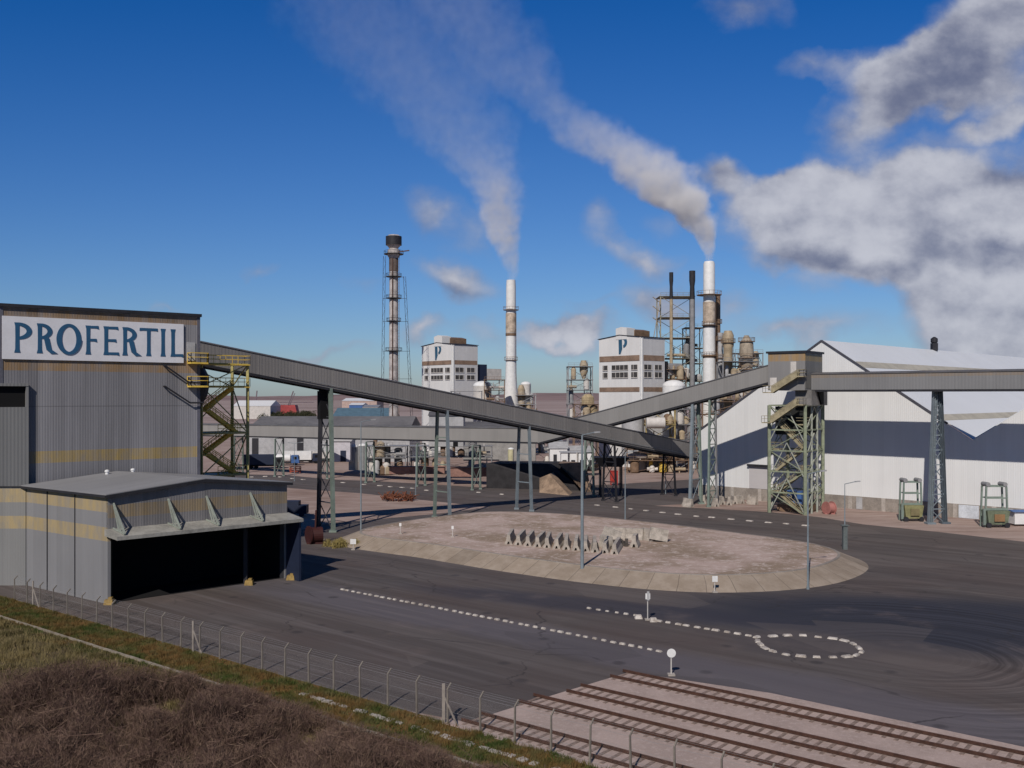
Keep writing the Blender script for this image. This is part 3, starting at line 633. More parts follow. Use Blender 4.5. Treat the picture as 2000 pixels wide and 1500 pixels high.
# ------------------------------------------------------------------ white gabled warehouse
def WF(t, back=0.0): return (39.7+.709*t+.705*back, 195.9-.705*t+.709*back)
WH = thing('gabled_warehouse', 'large white metal warehouse with two steep gables and a conveyor shadow across its front', 'warehouse', (*WF(40, 20), 0))  # the dark stripe on the facade is the conveyors' cast shadow
C_wh = cladding('white_cladding', (.69, .695, .70), (.709, -.705), pitch=1.0, streak=.10, dirt=.10, rib=.35)
out = [(-2.5, 0), (104, 0), (104, 13.1), (77.4, 30.3), (50.8, 12.9), (24.3, 30.26), (-2.5, 13.1)]
mb = MB(); mb.extr([(*WF(t), z) for t, z in out], (.705*.4, .709*.4, 0)); mb.build('facade', C_wh, WH)
C_wr = cladding('white_roof_sheet', (.63, .65, .68), (.705, .709), pitch=3, streak=.06, dirt=.08, rib=.5)
mb = MB()
for (t0, z0, t1, z1) in ((-2.9, 12.95, 24.3, 30.36), (24.3, 30.36, 50.8, 13.0), (50.8, 13.0, 77.4, 30.36), (77.4, 30.36, 104, 13)):
    mb.hexa([(*WF(t0, .42), z0), (*WF(t1, .42), z1), (*WF(t1, 130), z1), (*WF(t0, 130), z0)], [(*WF(t0, .42), z0+.15), (*WF(t1, .42), z1+.15), (*WF(t1, 130), z1+.15), (*WF(t0, 130), z0+.15)])
mb.build('roof', C_wr, WH)
mb = MB()
for ta, tb in ((30.6, 32.3), (44.9, 46.3)):
    f = lambda t: 30.36+(13.0-30.36)*(t-24.3)/26.5+.17
    mb.hexa([(*WF(ta, .45), f(ta)), (*WF(tb, .45), f(tb)), (*WF(tb, 128), f(tb)), (*WF(ta, 128), f(ta))], [(*WF(ta, .45), f(ta)+.06), (*WF(tb, .45), f(tb)+.06), (*WF(tb, 128), f(tb)+.06), (*WF(ta, 128), f(ta)+.06)])
mb.build('skylight_strip', mat('yellowed_skylight', (.44, .41, .34), .6, var=.15, scale=.3), WH)
mb = MB()
for (t0, z0, t1, z1) in ((-2.8, 13.0, 24.3, 30.42), (24.3, 30.42, 46.9, 15.6)): mb.bar((*WF(t0, -.1), z0), (*WF(t1, -.1), z1), .14, .34)
mb.build('gable_trim', mat('trim_grey', (.075, .075, .095), .6), WH)
mb = MB(); mb.extr([(*WF(t, -.06), z) for t, z in [(-2.6, 0), (104, 0), (104, 2.3), (-2.6, 2.3)]], (.705*.05, .709*.05, 0)); mb.build('plinth', M_conc, WH)
for k in range(18): mb = MB(); t = -1+6.1*k; mb.extr([(*WF(t, -.16), 0), (*WF(t+.7, -.16), 0), (*WF(t+.7, -.16), 2.3), (*WF(t, -.16), 2.3)], (.705*.09, .709*.09, 0)); mb.build('pilaster', M_concl, WH)
mb = MB(); mb.extr([(*WF(t, -.1), z) for t, z in [(9.2, 2.35), (13.6, 2.35), (13.6, 6.6), (9.2, 6.6)]], (.705*.08, .709*.08, 0)); mb.build('roller_door', cladding('door_slats', (.50, .48, .49), (0, 0), pitch=.4), WH)
mb = MB(); mb.bar((*WF(9.0, -.35), 6.85), (*WF(13.9, -.35), 6.85), .6, .35); mb.build('door_lintel', M_dark, WH)
for t, w_ in ((48.7, 3.2), (61.5, 4.5)):
    mb = MB(); mb.extr([(*WF(t, -.17), .05), (*WF(t+w_, -.17), .05), (*WF(t+w_, -.17), 2.2), (*WF(t, -.17), 2.2)], (.705*.1, .709*.1, 0)); mb.build('plinth_panel', mat('panel_white', (.62, .66, .72), .5), WH)
x, y = WF(24.3, 52); mb = MB(); mb.box(x, y, 30.3, 1.2, 1.2, 1.7); mb.lathe(x, y, [(.5, 32), (.75, 32.2), (.75, 33.0), (.2, 33.4)], 12); mb.build('ridge_vent', M_dark, WH)
mb = MB(); mb.extr([(*WF(-2.5, .4), 0), (*WF(-2.5, 130), 0), (*WF(-2.5, 130), 13), (*WF(-2.5, .4), 13)], (.709*.3, -.705*.3, 0)); mb.extr([(*WF(104, .4), 0), (*WF(104, 130), 0), (*WF(104, 130), 13), (*WF(104, .4), 13)], (-.709*.3, .705*.3, 0)); mb.build('side_wall', C_wh, WH)

# ------------------------------------------------------------------ conveyor galleries
def gallery(label, p0, p1, w, h, ms, mr, name='conveyor_gallery', strip=None, ribs=0):
    p0, p1 = Vector(p0), Vector(p1); d = (p1-p0); dh = Vector((d.x, d.y)).normalized(); n_ = Vector((-dh.y, dh.x, 0)); L = Vector((d.x, d.y)).length
    T = thing(name, label, 'conveyor gallery', (p0+p1)/2-Vector((0, 0, (p0.z+p1.z)/2)), 'enclosed conveyor galleries')
    a, b2 = n_*(w/2), -n_*(w/2); up = Vector((0, 0, h))
    mb = MB(); mb.hexa([p0+b2, p1+b2, p1+a, p0+a], [p0+b2+up, p1+b2+up, p1+a+up, p0+a+up])
    if ribs:
        k = 1.0
        while k < L:
            q = p0+(p1-p0)*(k/L)
            for s in (a*1.004, b2*1.004): mb.bar(q+s+Vector((0, 0, .05)), q+s+Vector((0, 0, h-.05)), .06)
            k += ribs
    mb.build('wall', ms, T)
    mb = MB(); r1 = Vector((0, 0, h+.02)); r2 = Vector((0, 0, h+.32)); e = 1.07
    mb.hexa([p0+b2*e+r1, p1+b2*e+r1, p1+r2, p0+r2], [p0+b2*e+r1+Vector((0, 0, .1)), p1+b2*e+r1+Vector((0, 0, .1)), p1+r2+Vector((0, 0, .1)), p0+r2+Vector((0, 0, .1))])
    mb.hexa([p0+r2, p1+r2, p1+a*e+r1, p0+a*e+r1], [p0+r2+Vector((0, 0, .1)), p1+r2+Vector((0, 0, .1)), p1+a*e+r1+Vector((0, 0, .1)), p0+a*e+r1+Vector((0, 0, .1))]); mb.build('roof', mr, T)
    mb = MB()
    for s in (a*.93, b2*.93):
        mb.bar(p0+s-Vector((0, 0, .18)), p1+s-Vector((0, 0, .18)), .22, .34)
    k = 0
    while k < L: q = p0+(p1-p0)*(k/L)-Vector((0, 0, .2)); mb.bar(q+a*.9, q+b2*.9, .12, .25); k += 2.5
    mb.build('floor_beam', M_dark, T)
    return T
def P1_(t): return Vector((-28.4+.754*t, 145.6+.657*t, 21.45-.161*t))
def P2_(s): return Vector((46.6-.8*s, 171.4+.6*s, 22.9-.243*s))
C_g1 = cladding('gallery_sheet_near', (.205, .195, .19), (.754, .657), pitch=1.0, streak=.16, dirt=.3, rib=.5)
C_g2 = cladding('gallery_sheet_cross', (.235, .228, .222), (-.8, .6), pitch=1.0, streak=.14, dirt=.25, rib=.5)
C_g3 = cladding('gallery_sheet_right', (.20, .20, .205), (.77, -.64), [(23.3, 24.6, (.235, .19, .15))], pitch=1.0, streak=.14, dirt=.25, rib=.5)
M_groof = mat('gallery_roof', (.125, .12, .122), .7, var=.2, scale=.3)
gallery('long grey enclosed conveyor sloping down from the tall hall across the yard', P1_(-24), P1_(87), 3.0, 2.85, C_g1, M_groof, ribs=6)
gallery('grey enclosed conveyor sloping up to the head house of the lattice tower', P2_(0), P2_(50.5), 3.0, 2.85, C_g2, M_groof, ribs=6)
gallery('level grey enclosed conveyor running right from the lattice tower past the white warehouse', (51.9, 169.1, 21.3), (51.9+.709*52, 169.1-.705*52, 21.2), 3.2, 2.6, C_g3, M_groof, ribs=6)
gallery('low level conveyor gallery behind the sloping one, reaching left past the stair tower', (6.6, 201.5, 10.75), (6.6-.8*114, 201.5+.56*114, 9.8), 3.0, 2.7, cladding('gallery_sheet_low', (.27, .26, .25), (-.8, .56), pitch=1.0, streak=.12), mat('gallery_roof_pale', (.145, .14, .138), .7, var=.2, scale=.3))
def bent(label, f0, f1, top, mleg, spread_top=.5, lw=.42, lw2=None, levels=4, m2=None, brace=True, name='conveyor_support', grp='supports under the conveyors'):
    """two splayed legs with cross bracing; f0, f1 = feet, top = centre at the gallery floor"""
    f0, f1, top = Vector(f0), Vector(f1), Vector(top); c = (f0+f1)/2; T = thing(name, label, 'conveyor support', (c.x, c.y, 0), grp)
    dv = (f1-f0); dv.z = 0; dn = dv.normalized()
    t0 = Vector((top.x, top.y, top.z))-dn*spread_top*dv.length/2; t1 = Vector((top.x, top.y, top.z))+dn*spread_top*dv.length/2
    for (f, t_, m_) in ((f0, t0, mleg), (f1, t1, m2 or mleg)):
        mb = MB(); d = t_-f
        # H section: two flanges and a web
        a = dn*lw/2; mb.bar(f+a, t_+a, lw*.95, .05, up=dn); mb.bar(f-a, t_-a, lw*.95, .05, up=dn); mb.bar(f, t_, .06, lw*.92, up=dn.cross(Vector((0, 0, 1))))
        mb.box(f.x, f.y, f.z-.02, lw*2.2, lw*2.2, .3); mb.build('leg', m_, T)
    mb = MB()
    for k in range(levels):
        za, zb = k/levels, (k+1)/levels; q = lambda f, t_, z: f+(t_-f)*z
        mb.bar(q(f0, t0, zb), q(f1, t1, zb), .16)
        if brace: mb.bar(q(f0, t0, za), q(f1, t1, zb), .11); mb.bar(q(f1, t1, za), q(f0, t0, zb), .11)
    mb.build('bracing', mleg, T)
    return T
def feet(c, w, d=B): return (Vector((c.x-d[0]*w/2, c.y-d[1]*w/2, 0)), Vector((c.x+d[0]*w/2, c.y+d[1]*w/2, 0)))
c = P1_(.6); f = feet(c, 4.4); T1 = bent('tallest legs under the sloping conveyor, one dark, one green, a black sheet between their tops', f[1], f[0], c, mat('dark_leg', (.055, .055, .065), .5), .62, .5, levels=5, m2=M_steelg)
mb = MB(); q0, q1 = c+Vector((B[0]*1.6, B[1]*1.6, 0)), c-Vector((B[0]*1.3, B[1]*1.3, 0)); mb.bar((q0+q1)/2-Vector((0, 0, .4)), (q0+q1)/2-Vector((0, 0, 4.6)), 2.2, .9, up=(B[0], B[1], 0)); mb.build('black_sheet', M_black, T1)
c = P1_(22.4); f = feet(c, 4.2); bent('second pair of grey legs under the sloping conveyor at the edge of the island', f[1]+Vector((0, 0, .0)), f[0], c, M_steelg, .62, .42, levels=4, m2=M_steelb, brace=False)
c = P1_(40.5); f = feet(c, 4.0); bent('third pair of grey legs under the sloping conveyor behind the concrete barriers', f[1], f[0], c, M_steelb, .65, .4, levels=3, brace=False)
c = P1_(62.5); f = feet(c, 3.6); bent('short dark pair of legs under the low end of the sloping conveyor', f[1], f[0], c, M_dark, .7, .3, levels=3)
c = P1_(80); f = feet(c, 3.6); bent('shortest pair of legs at the very end of the sloping conveyor', f[1], f[0], c, M_dark, .7, .3, levels=2)
c = P2_(15.6); f = feet(c, 4.6, (.6, .8)); bent('tall green grey splayed legs under the rising conveyor left of the white warehouse', f[0], f[1], c, M_steelb, .5, .5, levels=4, m2=M_steelg)
c = P2_(12.2); f = feet(c, 3.4, (.6, .8)); bent('lattice pair of grey legs next to the left corner of the white warehouse', f[0], f[1], c, M_steelg, .7, .35, levels=7, m2=M_grey)
c = P2_(39); f = feet(c, 3.8, (.6, .8)); bent('pair of grey legs under the rising conveyor just behind the crossing', f[0], f[1], c, M_steelg, .6, .35, levels=3)
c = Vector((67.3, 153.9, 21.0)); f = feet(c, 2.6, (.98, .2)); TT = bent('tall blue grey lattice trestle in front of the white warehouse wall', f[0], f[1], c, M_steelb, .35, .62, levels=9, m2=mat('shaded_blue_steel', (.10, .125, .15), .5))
for i, s in enumerate((14, 30, 46, 62, 78, 94)):
    c = Vector((3.5-.8*s, 202.5+.56*s, 9.6)); f = feet(c, 3.0, (.56, .8))
    bent(['first', 'second', 'third', 'fourth', 'fifth', 'sixth'][i]+' pair of short legs under the low gallery counted from its right end', f[0], f[1], c, M_steelg, .9, .3, levels=2, name='gallery_support', grp='short legs under the low gallery')
#@@TOWERS@@
# ------------------------------------------------------------------ frames, stairs, platforms
def railing(mb, pts, h=1.1, w=.06, step=1.6):
    for a, b2 in zip(pts[:-1], pts[1:]):
        a, b2 = Vector(a), Vector(b2); L = (b2-a).length; n_ = max(1, int(L/step))
        for k in range(n_+1): q = a.lerp(b2, k/n_); mb.bar(q, q+Vector((0, 0, h)), w*.8)
        mb.bar(a+Vector((0, 0, h)), b2+Vector((0, 0, h)), w); mb.bar(a+Vector((0, 0, h*.55)), b2+Vector((0, 0, h*.55)), w*.8)
def frame(T, O, u, v, w, d, levels, mp, post=.3, beam=.22, brace=True, mb_deck=None, bz=1):
    """posts, beams, bracing of a rectangular frame; O,u,v plan origin and unit vectors"""
    zt = levels[-1]; cs = [fr(O, u, v, 0, 0, 0), fr(O, u, v, w, 0, 0), fr(O, u, v, w, d, 0), fr(O, u, v, 0, d, 0)]
    for c in cs: mb = MB(); mb.bar(c, c+Vector((0, 0, zt)), post); mb.build('post', mp, T)
    mb = MB(); zs = [0]+list(levels)
    for i in range(len(zs)-1):
        for k in range(4):
            a, b2 = cs[k], cs[(k+1) % 4]; z0, z1 = Vector((0, 0, zs[i])), Vector((0, 0, zs[i+1]))
            mb.bar(a+z1, b2+z1, beam)
            if brace and (k+i*bz) % 2 == 0: mb.bar(a+z0, b2+z1, beam*.6)
            if brace and (k+i*bz) % 2 == 1: mb.bar(b2+z0, a+z1, beam*.6)
    mb.build('bracing', mp, T)
    return cs
def flight(T, a, b2, wdt, side, m, mr=None, solid=False):
    """one stair flight from a (low) to b2 (high); side = unit vector across"""
    a, b2 = Vector(a), Vector(b2); side = Vector((side[0], side[1], 0)); mb = MB()
    for s in (-.5, .5): mb.bar(a+side*wdt*s, b2+side*wdt*s, .09, .42)
    n_ = max(4, int((b2.z-a.z)/.25))
    for k in range(n_): q = a.lerp(b2, (k+.5)/n_); mb.bar(q-side*wdt*.48, q+side*wdt*.48, .26, .05, up=(0, 0, 1))
    for s in (-.5, .5):
        up = Vector((0, 0, 1.05)); mb.bar(a+side*wdt*s+up, b2+side*wdt*s+up, .08); mb.bar(a+side*wdt*s+up*.55, b2+side*wdt*s+up*.55, .06)
        for k in range(5): q = a.lerp(b2, k/4)+side*wdt*s; mb.bar(q, q+up, .06)
        if solid:
            o_ = side*wdt*s*1.02; mb.add([a+o_, b2+o_, b2+o_+up*.9, a+o_+up*.9, a+o_*1.04, b2+o_*1.04, b2+o_*1.04+up*.9, a+o_*1.04+up*.9], [(0, 1, 2, 3), (7, 6, 5, 4), (0, 4, 5, 1), (3, 2, 6, 7), (0, 3, 7, 4), (1, 5, 6, 2)])
    mb.build('stair_flight', m, T)
def deck(T, O, u, v, a0, a1, b0, b1, z, m, rail=True, mrail=None, th=.16):
    mb = MB(); P = [fr(O, u, v, a0, b0, z-th), fr(O, u, v, a1, b0, z-th), fr(O, u, v, a1, b1, z-th), fr(O, u, v, a0, b1, z-th)]
    mb.hexa(P, [q+Vector((0, 0, th)) for q in P])
    if rail: railing(mb, [q+Vector((0, 0, th)) for q in P+[P[0]]])
    mb.build('platform', m, T)
# --- yellow stair tower between hall and sloping conveyor
ST = thing('stair_tower', 'yellow and green steel stair tower beside the tall grey hall', 'stair tower', (-37, 126, 0))
O = (-39.35, 123.2)
frame(ST, O, A, B, 6.3, 4.6, (5.2, 10.0, 15.4, 21.4, 24.3), M_olive, post=.34, beam=.2)
mb = MB(); mb.bar((-39.9, 122.6, 0), (-39.9, 122.6, 21.2), .95, .7); mb.build('column', mat('dark_olive', (.12, .125, .055), .6), ST)
for z in (5.2, 10.0, 15.4): deck(ST, O, A, B, 0, 6.3, 0, 4.6, z, M_olive, False); mb = MB(); railing(mb, [fr(O, A, B, 2.2, -.05, z), fr(O, A, B, 6.3, -.05, z), fr(O, A, B, 6.3, 4.6, z)], w=.08); mb.build('railing', M_yellow, ST)
for z in (21.4, 24.3): deck(ST, O, A, B, -.3, 6.4, -.5, 1.2, z, M_yellow)
for z in (21.4, 24.2):
    mb = MB(); P = [TF(7.5, 1.3), TF(9.6, 1.3), (-38.0, 121.2), (-39.4, 122.2), TF(9.3, .05), TF(7.5, .05)]; mb.prism(P, z-.2, z)
    railing(mb, [(*TF(7.5, .1), z), (*TF(7.5, 1.3), z), (*TF(9.6, 1.3), z), (-38.0, 121.2, z)], w=.10); mb.build('platform', M_yellow, ST)
for za, zb in ((10.0, 15.4), (15.4, 21.2), (5.2, 10.0)):
    flight(ST, fr(O, A, B, 5.0, .6, za), fr(O, A, B, 1.0, .6, (za+zb)/2), .9, B, M_yellow); flight(ST, fr(O, A, B, 1.0, 1.9, (za+zb)/2), fr(O, A, B, 5.0, 1.9, zb), .9, B, M_yellow)
    deck(ST, O, A, B, 0, 1.0, .1, 2.4, (za+zb)/2, M_yellow, False)
mb = MB(); mb.lathe(-39.2, 120.2, [(.4, 18.2), (1.5, 20.2), (1.7, 21.2), (1.7, 22.6), (1.2, 23.6)], 16); mb.tube((-39.2, 120.2, 18.3), (-40.4, 121.5, 15.5), .4); mb.build('chute', M_dark, ST)

# --- lattice tower with the head house at the right
u2 = (-.79, .61); v2 = (.61, .79); O2 = (49.7, 165.0)     # u2 along the left face, v2 along the right face
HT = thing('transfer_tower', 'lattice steel transfer tower with stairs and a grey head house before the white warehouse', 'transfer tower', (50, 170, 0))
frame(HT, O2, u2, v2, 6.4, 8.4, (3.6, 7.2, 10.8, 14.4, 18.6), mat('tower_steel', (.27, .30, .21), .55, var=.25), post=.48, beam=.24)
m_ = mat('tower_brace', (.36, .38, .33), .5, var=.2)
mb = MB()
for (a, b2) in (((0, 0), (0, 8.4)), ((6.4, 0), (6.4, 8.4))):
    for k in range(4): z0, z1 = k*4.6, (k+1)*4.6; p, q = fr(O2, u2, v2, *a, 0), fr(O2, u2, v2, *b2, 0); mb.bar(p+Vector((0, 0, z0)), (p+q)/2+Vector((0, 0, z1)), .17); mb.bar(q+Vector((0, 0, z0)), (p+q)/2+Vector((0, 0, z1)), .17)
p = fr(O2, u2, v2, 3.2, -.02, 0)
for k in range(3): mb.bar(fr(O2, u2, v2, 0, -.03, k*6.1), fr(O2, u2, v2, 3.2, -.03, (k+1)*6.1), .15); mb.bar(fr(O2, u2, v2, 6.4, -.03, k*6.1), fr(O2, u2, v2, 3.2, -.03, (k+1)*6.1), .15)
mb.bar(fr(O2, u2, v2, 0, 3.0, 0), fr(O2, u2, v2, 0, 3.0, 18.6), .3); mb.bar(fr(O2, u2, v2, 0, 5.6, 0), fr(O2, u2, v2, 0, 5.6, 18.6), .3); mb.build('lattice', m_, HT)
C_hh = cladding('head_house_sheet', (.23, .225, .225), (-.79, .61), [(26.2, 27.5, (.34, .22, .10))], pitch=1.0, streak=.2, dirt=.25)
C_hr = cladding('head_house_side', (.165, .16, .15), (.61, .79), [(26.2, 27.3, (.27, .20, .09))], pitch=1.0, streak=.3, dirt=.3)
def hb(mb, a0, a1, b0, b1, z0, z1): P = [fr(O2, u2, v2, a0, b0, z0), fr(O2, u2, v2, a1, b0, z0), fr(O2, u2, v2, a1, b1, z0), fr(O2, u2, v2, a0, b1, z0)]; mb.hexa(P[::-1], [q+Vector((0, 0, z1-z0)) for q in P][::-1])
mb = MB(); hb(mb, 0, 6.6, 0, 8.2, 21.2, 27.6); mb.build('head_house', C_hh, HT)
mb = MB(); hb(mb, -.25, 6.9, -.25, 8.5, 27.6, 27.95); mb.build('roof', M_dark, HT)
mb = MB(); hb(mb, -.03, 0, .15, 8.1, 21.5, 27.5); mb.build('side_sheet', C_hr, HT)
mb = MB(); hb(mb, -.7, 2.2, 1.2, 8.8, 18.6, 21.2); mb.build('transfer_box', mat('transfer_box_grey', (.20, .19, .185), .6, var=.25), HT)
mb = MB(); P = [fr(O2, u2, v2, -1.0, 3.6, 21.1), fr(O2, u2, v2, -1.0, 6.2, 21.1), fr(O2, u2, v2, -1.0, 6.2, 18.7), fr(O2, u2, v2, -1.0, 5.2, 18.7)]; mb.extr(P, Vector((u2[0], u2[1], 0))*.28); mb.build('chute_opening', M_black, HT)
mb = MB(); hb(mb, 1.0, 6.2, 2.2, 8.0, 13.5, 18.4); mb.build('hopper', mat('hopper_black', (.02, .022, .022), .8, var=.3), HT)
M_sol = mat('stair_side', (.36, .31, .20), .7, var=.3, scale=.9)
Oo = (O2[0]-v2[0]*1.0, O2[1]-v2[1]*1.0)
for (a0, z0, a1, z1) in ((5.4, 20.9, .9, 23.6), (5.6, 15.7, 1.0, 18.8)):
    flight(HT, fr(Oo, u2, v2, a0, .1, z0), fr(Oo, u2, v2, a1, .1, z1), 1.0, v2, M_sol, solid=True)
    deck(HT, Oo, u2, v2, a0, a0+1.6, -.4, .9, z0, M_sol); deck(HT, Oo, u2, v2, a1-1.2, a1, -.4, .9, z1, M_sol)
for (a0, z0, a1, z1) in ((.6, 11.3, 4.8, 15.4), (5.4, 7.3, .8, 11.0), (.6, 7.3, 4.8, 3.8), (.8, .2, 5.2, 3.7)):
    if z0 > z1: a0, z0, a1, z1 = a1, z1, a0, z0
    flight(HT, fr(O2, u2, v2, a0, 1.0, z0), fr(O2, u2, v2, a1, 1.0, z1), .95, v2, M_sol)
for k, z in enumerate((3.7, 7.2, 11.1, 15.4)): deck(HT, O2, u2, v2, 0 if k % 2 else 4.6, 1.6 if k % 2 else 6.4, .1, 2.4, z, M_sol)
for (a, b2, z, s) in ((2.0, -.05, 24.0, 1.0), (5.6, -.05, 21.3, 1.2)):
    mb = MB(); hb(mb, a-s/2, a+s/2, b2-.06, b2, z, z+2.1); mb.build('door', M_offw, HT)
mb = MB(); hb(mb, 3.6, 5.0, 4.5, 6, 1.3, 3.6); hb(mb, 1.2, 2.0, 1.5, 3.4, 1.6, 3.8); mb.build('machine_box', M_blue, HT)
mb = MB(); hb(mb, .8, 6.2, 3.0, 8.0, .0, 1.2); mb.build('base_box', M_brown, HT)

# ------------------------------------------------------------------ street lamps and small signs
def lamp(px, py, hgt, lab, arm=True, rad=.13, ang=0.0, base=0.0, double=False):
    g = G(px, py, base); T = thing('lamp_post', lab, 'lamp post', (g.x, g.y, base), 'lamp posts in the yard')
    mb = MB(); b0 = g; mb.lathe(g.x, g.y, [(rad*1.5, base-.05), (rad*1.5, base+.3), (rad, base+.32), (rad*.8, base+hgt*.55), (rad*.5, base+hgt)], 12)
    mb.build('pole', M_steelb, T, smooth=True)
    for s in ((1, -1) if double else (1,)):
        mb = MB(); t_ = Vector((g.x, g.y, base+hgt)); e = t_+Vector((cos(ang)*1.5*s, sin(ang)*1.5*s, .28)); mb.tube(t_, e, .05, 8); mb.build('arm', M_steelb, T)
        mb = MB(); e2 = e+Vector((cos(ang)*.7*s, sin(ang)*.7*s, .04)); mb.bar(e, e2, .3, .14); mb.build('lamp_head', M_lgrey, T)
    return T
lamp(1137, 1117, 15.2, 'tall grey lamp post on the near edge of the island by the barriers', ang=.4, rad=.2, base=.6)
lamp(1578, 1151, 12.0, 'grey lamp post standing at the foot of the island slope on the right', ang=.3, rad=.11)
lamp(705, 1050, 16.5, 'slim lamp post at the left tip of the island', ang=.5, rad=.12)
lamp(1221, 1017, 11.0, 'slim lamp post on the far edge of the island behind the barriers', ang=.2, rad=.1)
T = lamp(1650, 1073, 8.6, 'pale curved lamp post at the right tip of the island, before the warehouse', ang=.2, rad=.09)
g = G(1650, 1073); mb = MB(); mb.box(g.x, g.y, 0, .55, .55, 3.1); mb.box(g.x, g.y, 3.1, .95, .8, .12); mb.build('cabinet', mat('cabinet_grey', (.13, .15, .15), .5), T)
lamp(1300, 965, 9.5, 'thin far lamp post on the access road left of the white warehouse', rad=.08)
lamp(575, 940, 9, 'thin yellowish far lamp post beyond the low gallery at the left', rad=.08, double=True)
lamp(812, 968, 10, 'thin far lamp post between the first two pairs of conveyor legs', rad=.08)
def round_sign(px, py, hgt, r, lab, disc=True, base=0, two=False, w=.5):
    g = G(px, py, base); T = thing('road_sign', lab, 'sign', (g.x, g.y, base), 'white signs in the yard')
    mb = MB(); mb.tube((g.x, g.y, base-.1), (g.x, g.y, base+hgt), .05, 8); mb.build('post', M_offw, T)
    mb = MB(); y = g.y-.07
    if disc: mb.tube((g.x, y, base+hgt), (g.x, y-.03, base+hgt), r, 24)
    else: mb.box(g.x, y-.02, base+hgt-r, w, .04, 2*r)
    mb.build('panel', M_white, T)
    if two: mb = MB(); mb.box(g.x+.02, y-.07, base+hgt-.35, .22, .03, .8); mb.build('lower_panel', M_lgrey, T)
    mb = MB(); mb.box(g.x, g.y, base-.02, .5, .5, .14); mb.build('foot', M_concl, T)
    return T
round_sign(1311, 1319, 1.62, .32, 'white round sign on a white post beside the rails')
round_sign(1265, 1211, 2.15, .26, 'narrow white board on a tall post between the short rows of blocks', disc=False, two=True, w=.42)
round_sign(1396, 1157, 1.4, .3, 'white square board on a post at the foot of the island slope', disc=False, w=.55)
round_sign(690, 1074, 1.1, .34, 'white board on a short post at the left foot of the island', disc=False, w=.75)
round_sign(782, 1043, 1.3, .22, 'small white board on the gravel at the left end of the island', disc=False, base=1.2, w=.3)
round_sign(884, 1049, 1.3, .22, 'small white board on the gravel left of the concrete barriers', disc=False, base=1.2, w=.3)
for px, py, s in ((1247, 1208, .55), (1276, 1214, .5)):
    g = G(px, py); mb = MB(); mb.hexa([(g.x-.4*s*1.6, g.y-.3, 0), (g.x+.4*s*1.6, g.y-.3, 0), (g.x+.4*s*1.6, g.y+.3, 0), (g.x-.4*s*1.6, g.y+.3, 0)], [(g.x-.25, g.y-.18, .34), (g.x+.25, g.y-.18, .34), (g.x+.25, g.y+.18, .34), (g.x-.25, g.y+.18, .34)])
    mb.build('concrete_block', M_kerbw, None, 'pale concrete block '+('left' if px < 1260 else 'right')+' of the tall narrow white sign', cat='block', group='concrete blocks at the sign')
# --- concrete barriers on the island
def barrier_mesh(L=6.0):
    mb = MB(); prof = [(-.50, 0), (-.17, 0), (-.08, .36), (.08, .36), (.17, 0), (.50, 0), (.46, .20), (.26, .62), (.20, 1.25), (-.20, 1.25), (-.26, .62), (-.46, .20)]
    mb.extr([(x, 0, z) for x, z in prof], (0, L, 0)); return mb
bar0 = barrier_mesh().build('concrete_barrier', mat('barrier_concrete', (.42, .375, .33), .9, var=.25, scale=1.5, bump=.2), None)
tag(bar0, 'concrete barrier in the neat row on the island', 'barrier', 'concrete barriers in the neat row on the island')
first = True
for k in range(12):
    px = 993+k*18.6; py = 1061+k*1.75; g = G(px, py, 1.2)
    if first: q = bar0; first = False
    else: q = bar0.copy(); COL.objects.link(q)
    q.location = (g.x, g.y-1.2, 1.22); q.rotation_euler = (0, 0, R(-8+random.uniform(-4, 4)))
labs = ['concrete barrier lying askew just right of the neat row', 'concrete barrier tipped over the dark heap on the island', 'pale concrete barrier behind the dark heap', 'greenish concrete barrier in the loose pile, fourth from its right end',
        'concrete barrier standing third from the right end of the loose pile', 'concrete barrier second from the right end of the loose pile', 'brownish concrete barrier at the right end of the loose pile']
for k, (px, py, rz, tip) in enumerate(((1192, 1071, 25, 0), (1206, 1060, 80, 20), (1222, 1052, 60, 0), (1236, 1068, -15, 0), (1254, 1053, 75, 0), (1276, 1056, 30, 0), (1300, 1056, 88, 10))):
    g = G(px, py, 1.2); q = bar0.copy(); COL.objects.link(q); q.location = (g.x, g.y-1, 1.25); q.rotation_euler = (R(tip), 0, R(rz)); q.scale = (1.1, .4, 1.2); tag(q, labs[k], 'barrier', 'concrete barriers in the loose pile on the island')
g = G(1211, 1066, 1.2); mb = MB(); random.seed(3)
for k in range(26): a = random.uniform(0, 6.28); r = random.uniform(0, 1.0); mb.box(g.x+r*cos(a), g.y+r*sin(a)*.8, 1.2, random.uniform(.3, .7), random.uniform(.3, .7), random.uniform(.2, .9), random.uniform(0, 3))
mb.build('rubble_heap', mat('dark_rubble', (.10, .085, .08), .9, var=.3), None, 'dark rubble heap between the concrete barriers on the island', cat='rubble heap')
# barriers by the warehouse corner
for k, (px, py, rz) in enumerate(((1343, 990, 10), (1352, 991, 40), (1374, 984, -20), (1400, 990, 15), (1412, 986, 10), (1424, 987, -10), (1436, 985, 5), (1450, 984, 20), (1463, 983, -15), (1478, 986, 40))):
    g = G(px, py); q = bar0.copy(); COL.objects.link(q); q.location = (g.x, g.y, .01); q.rotation_euler = (0, 0, R(rz)); q.scale = (1.1, .3, 1.2); tag(q, 'concrete barrier standing before the plinth at the left corner of the white warehouse', 'barrier', 'concrete barriers at the warehouse corner')
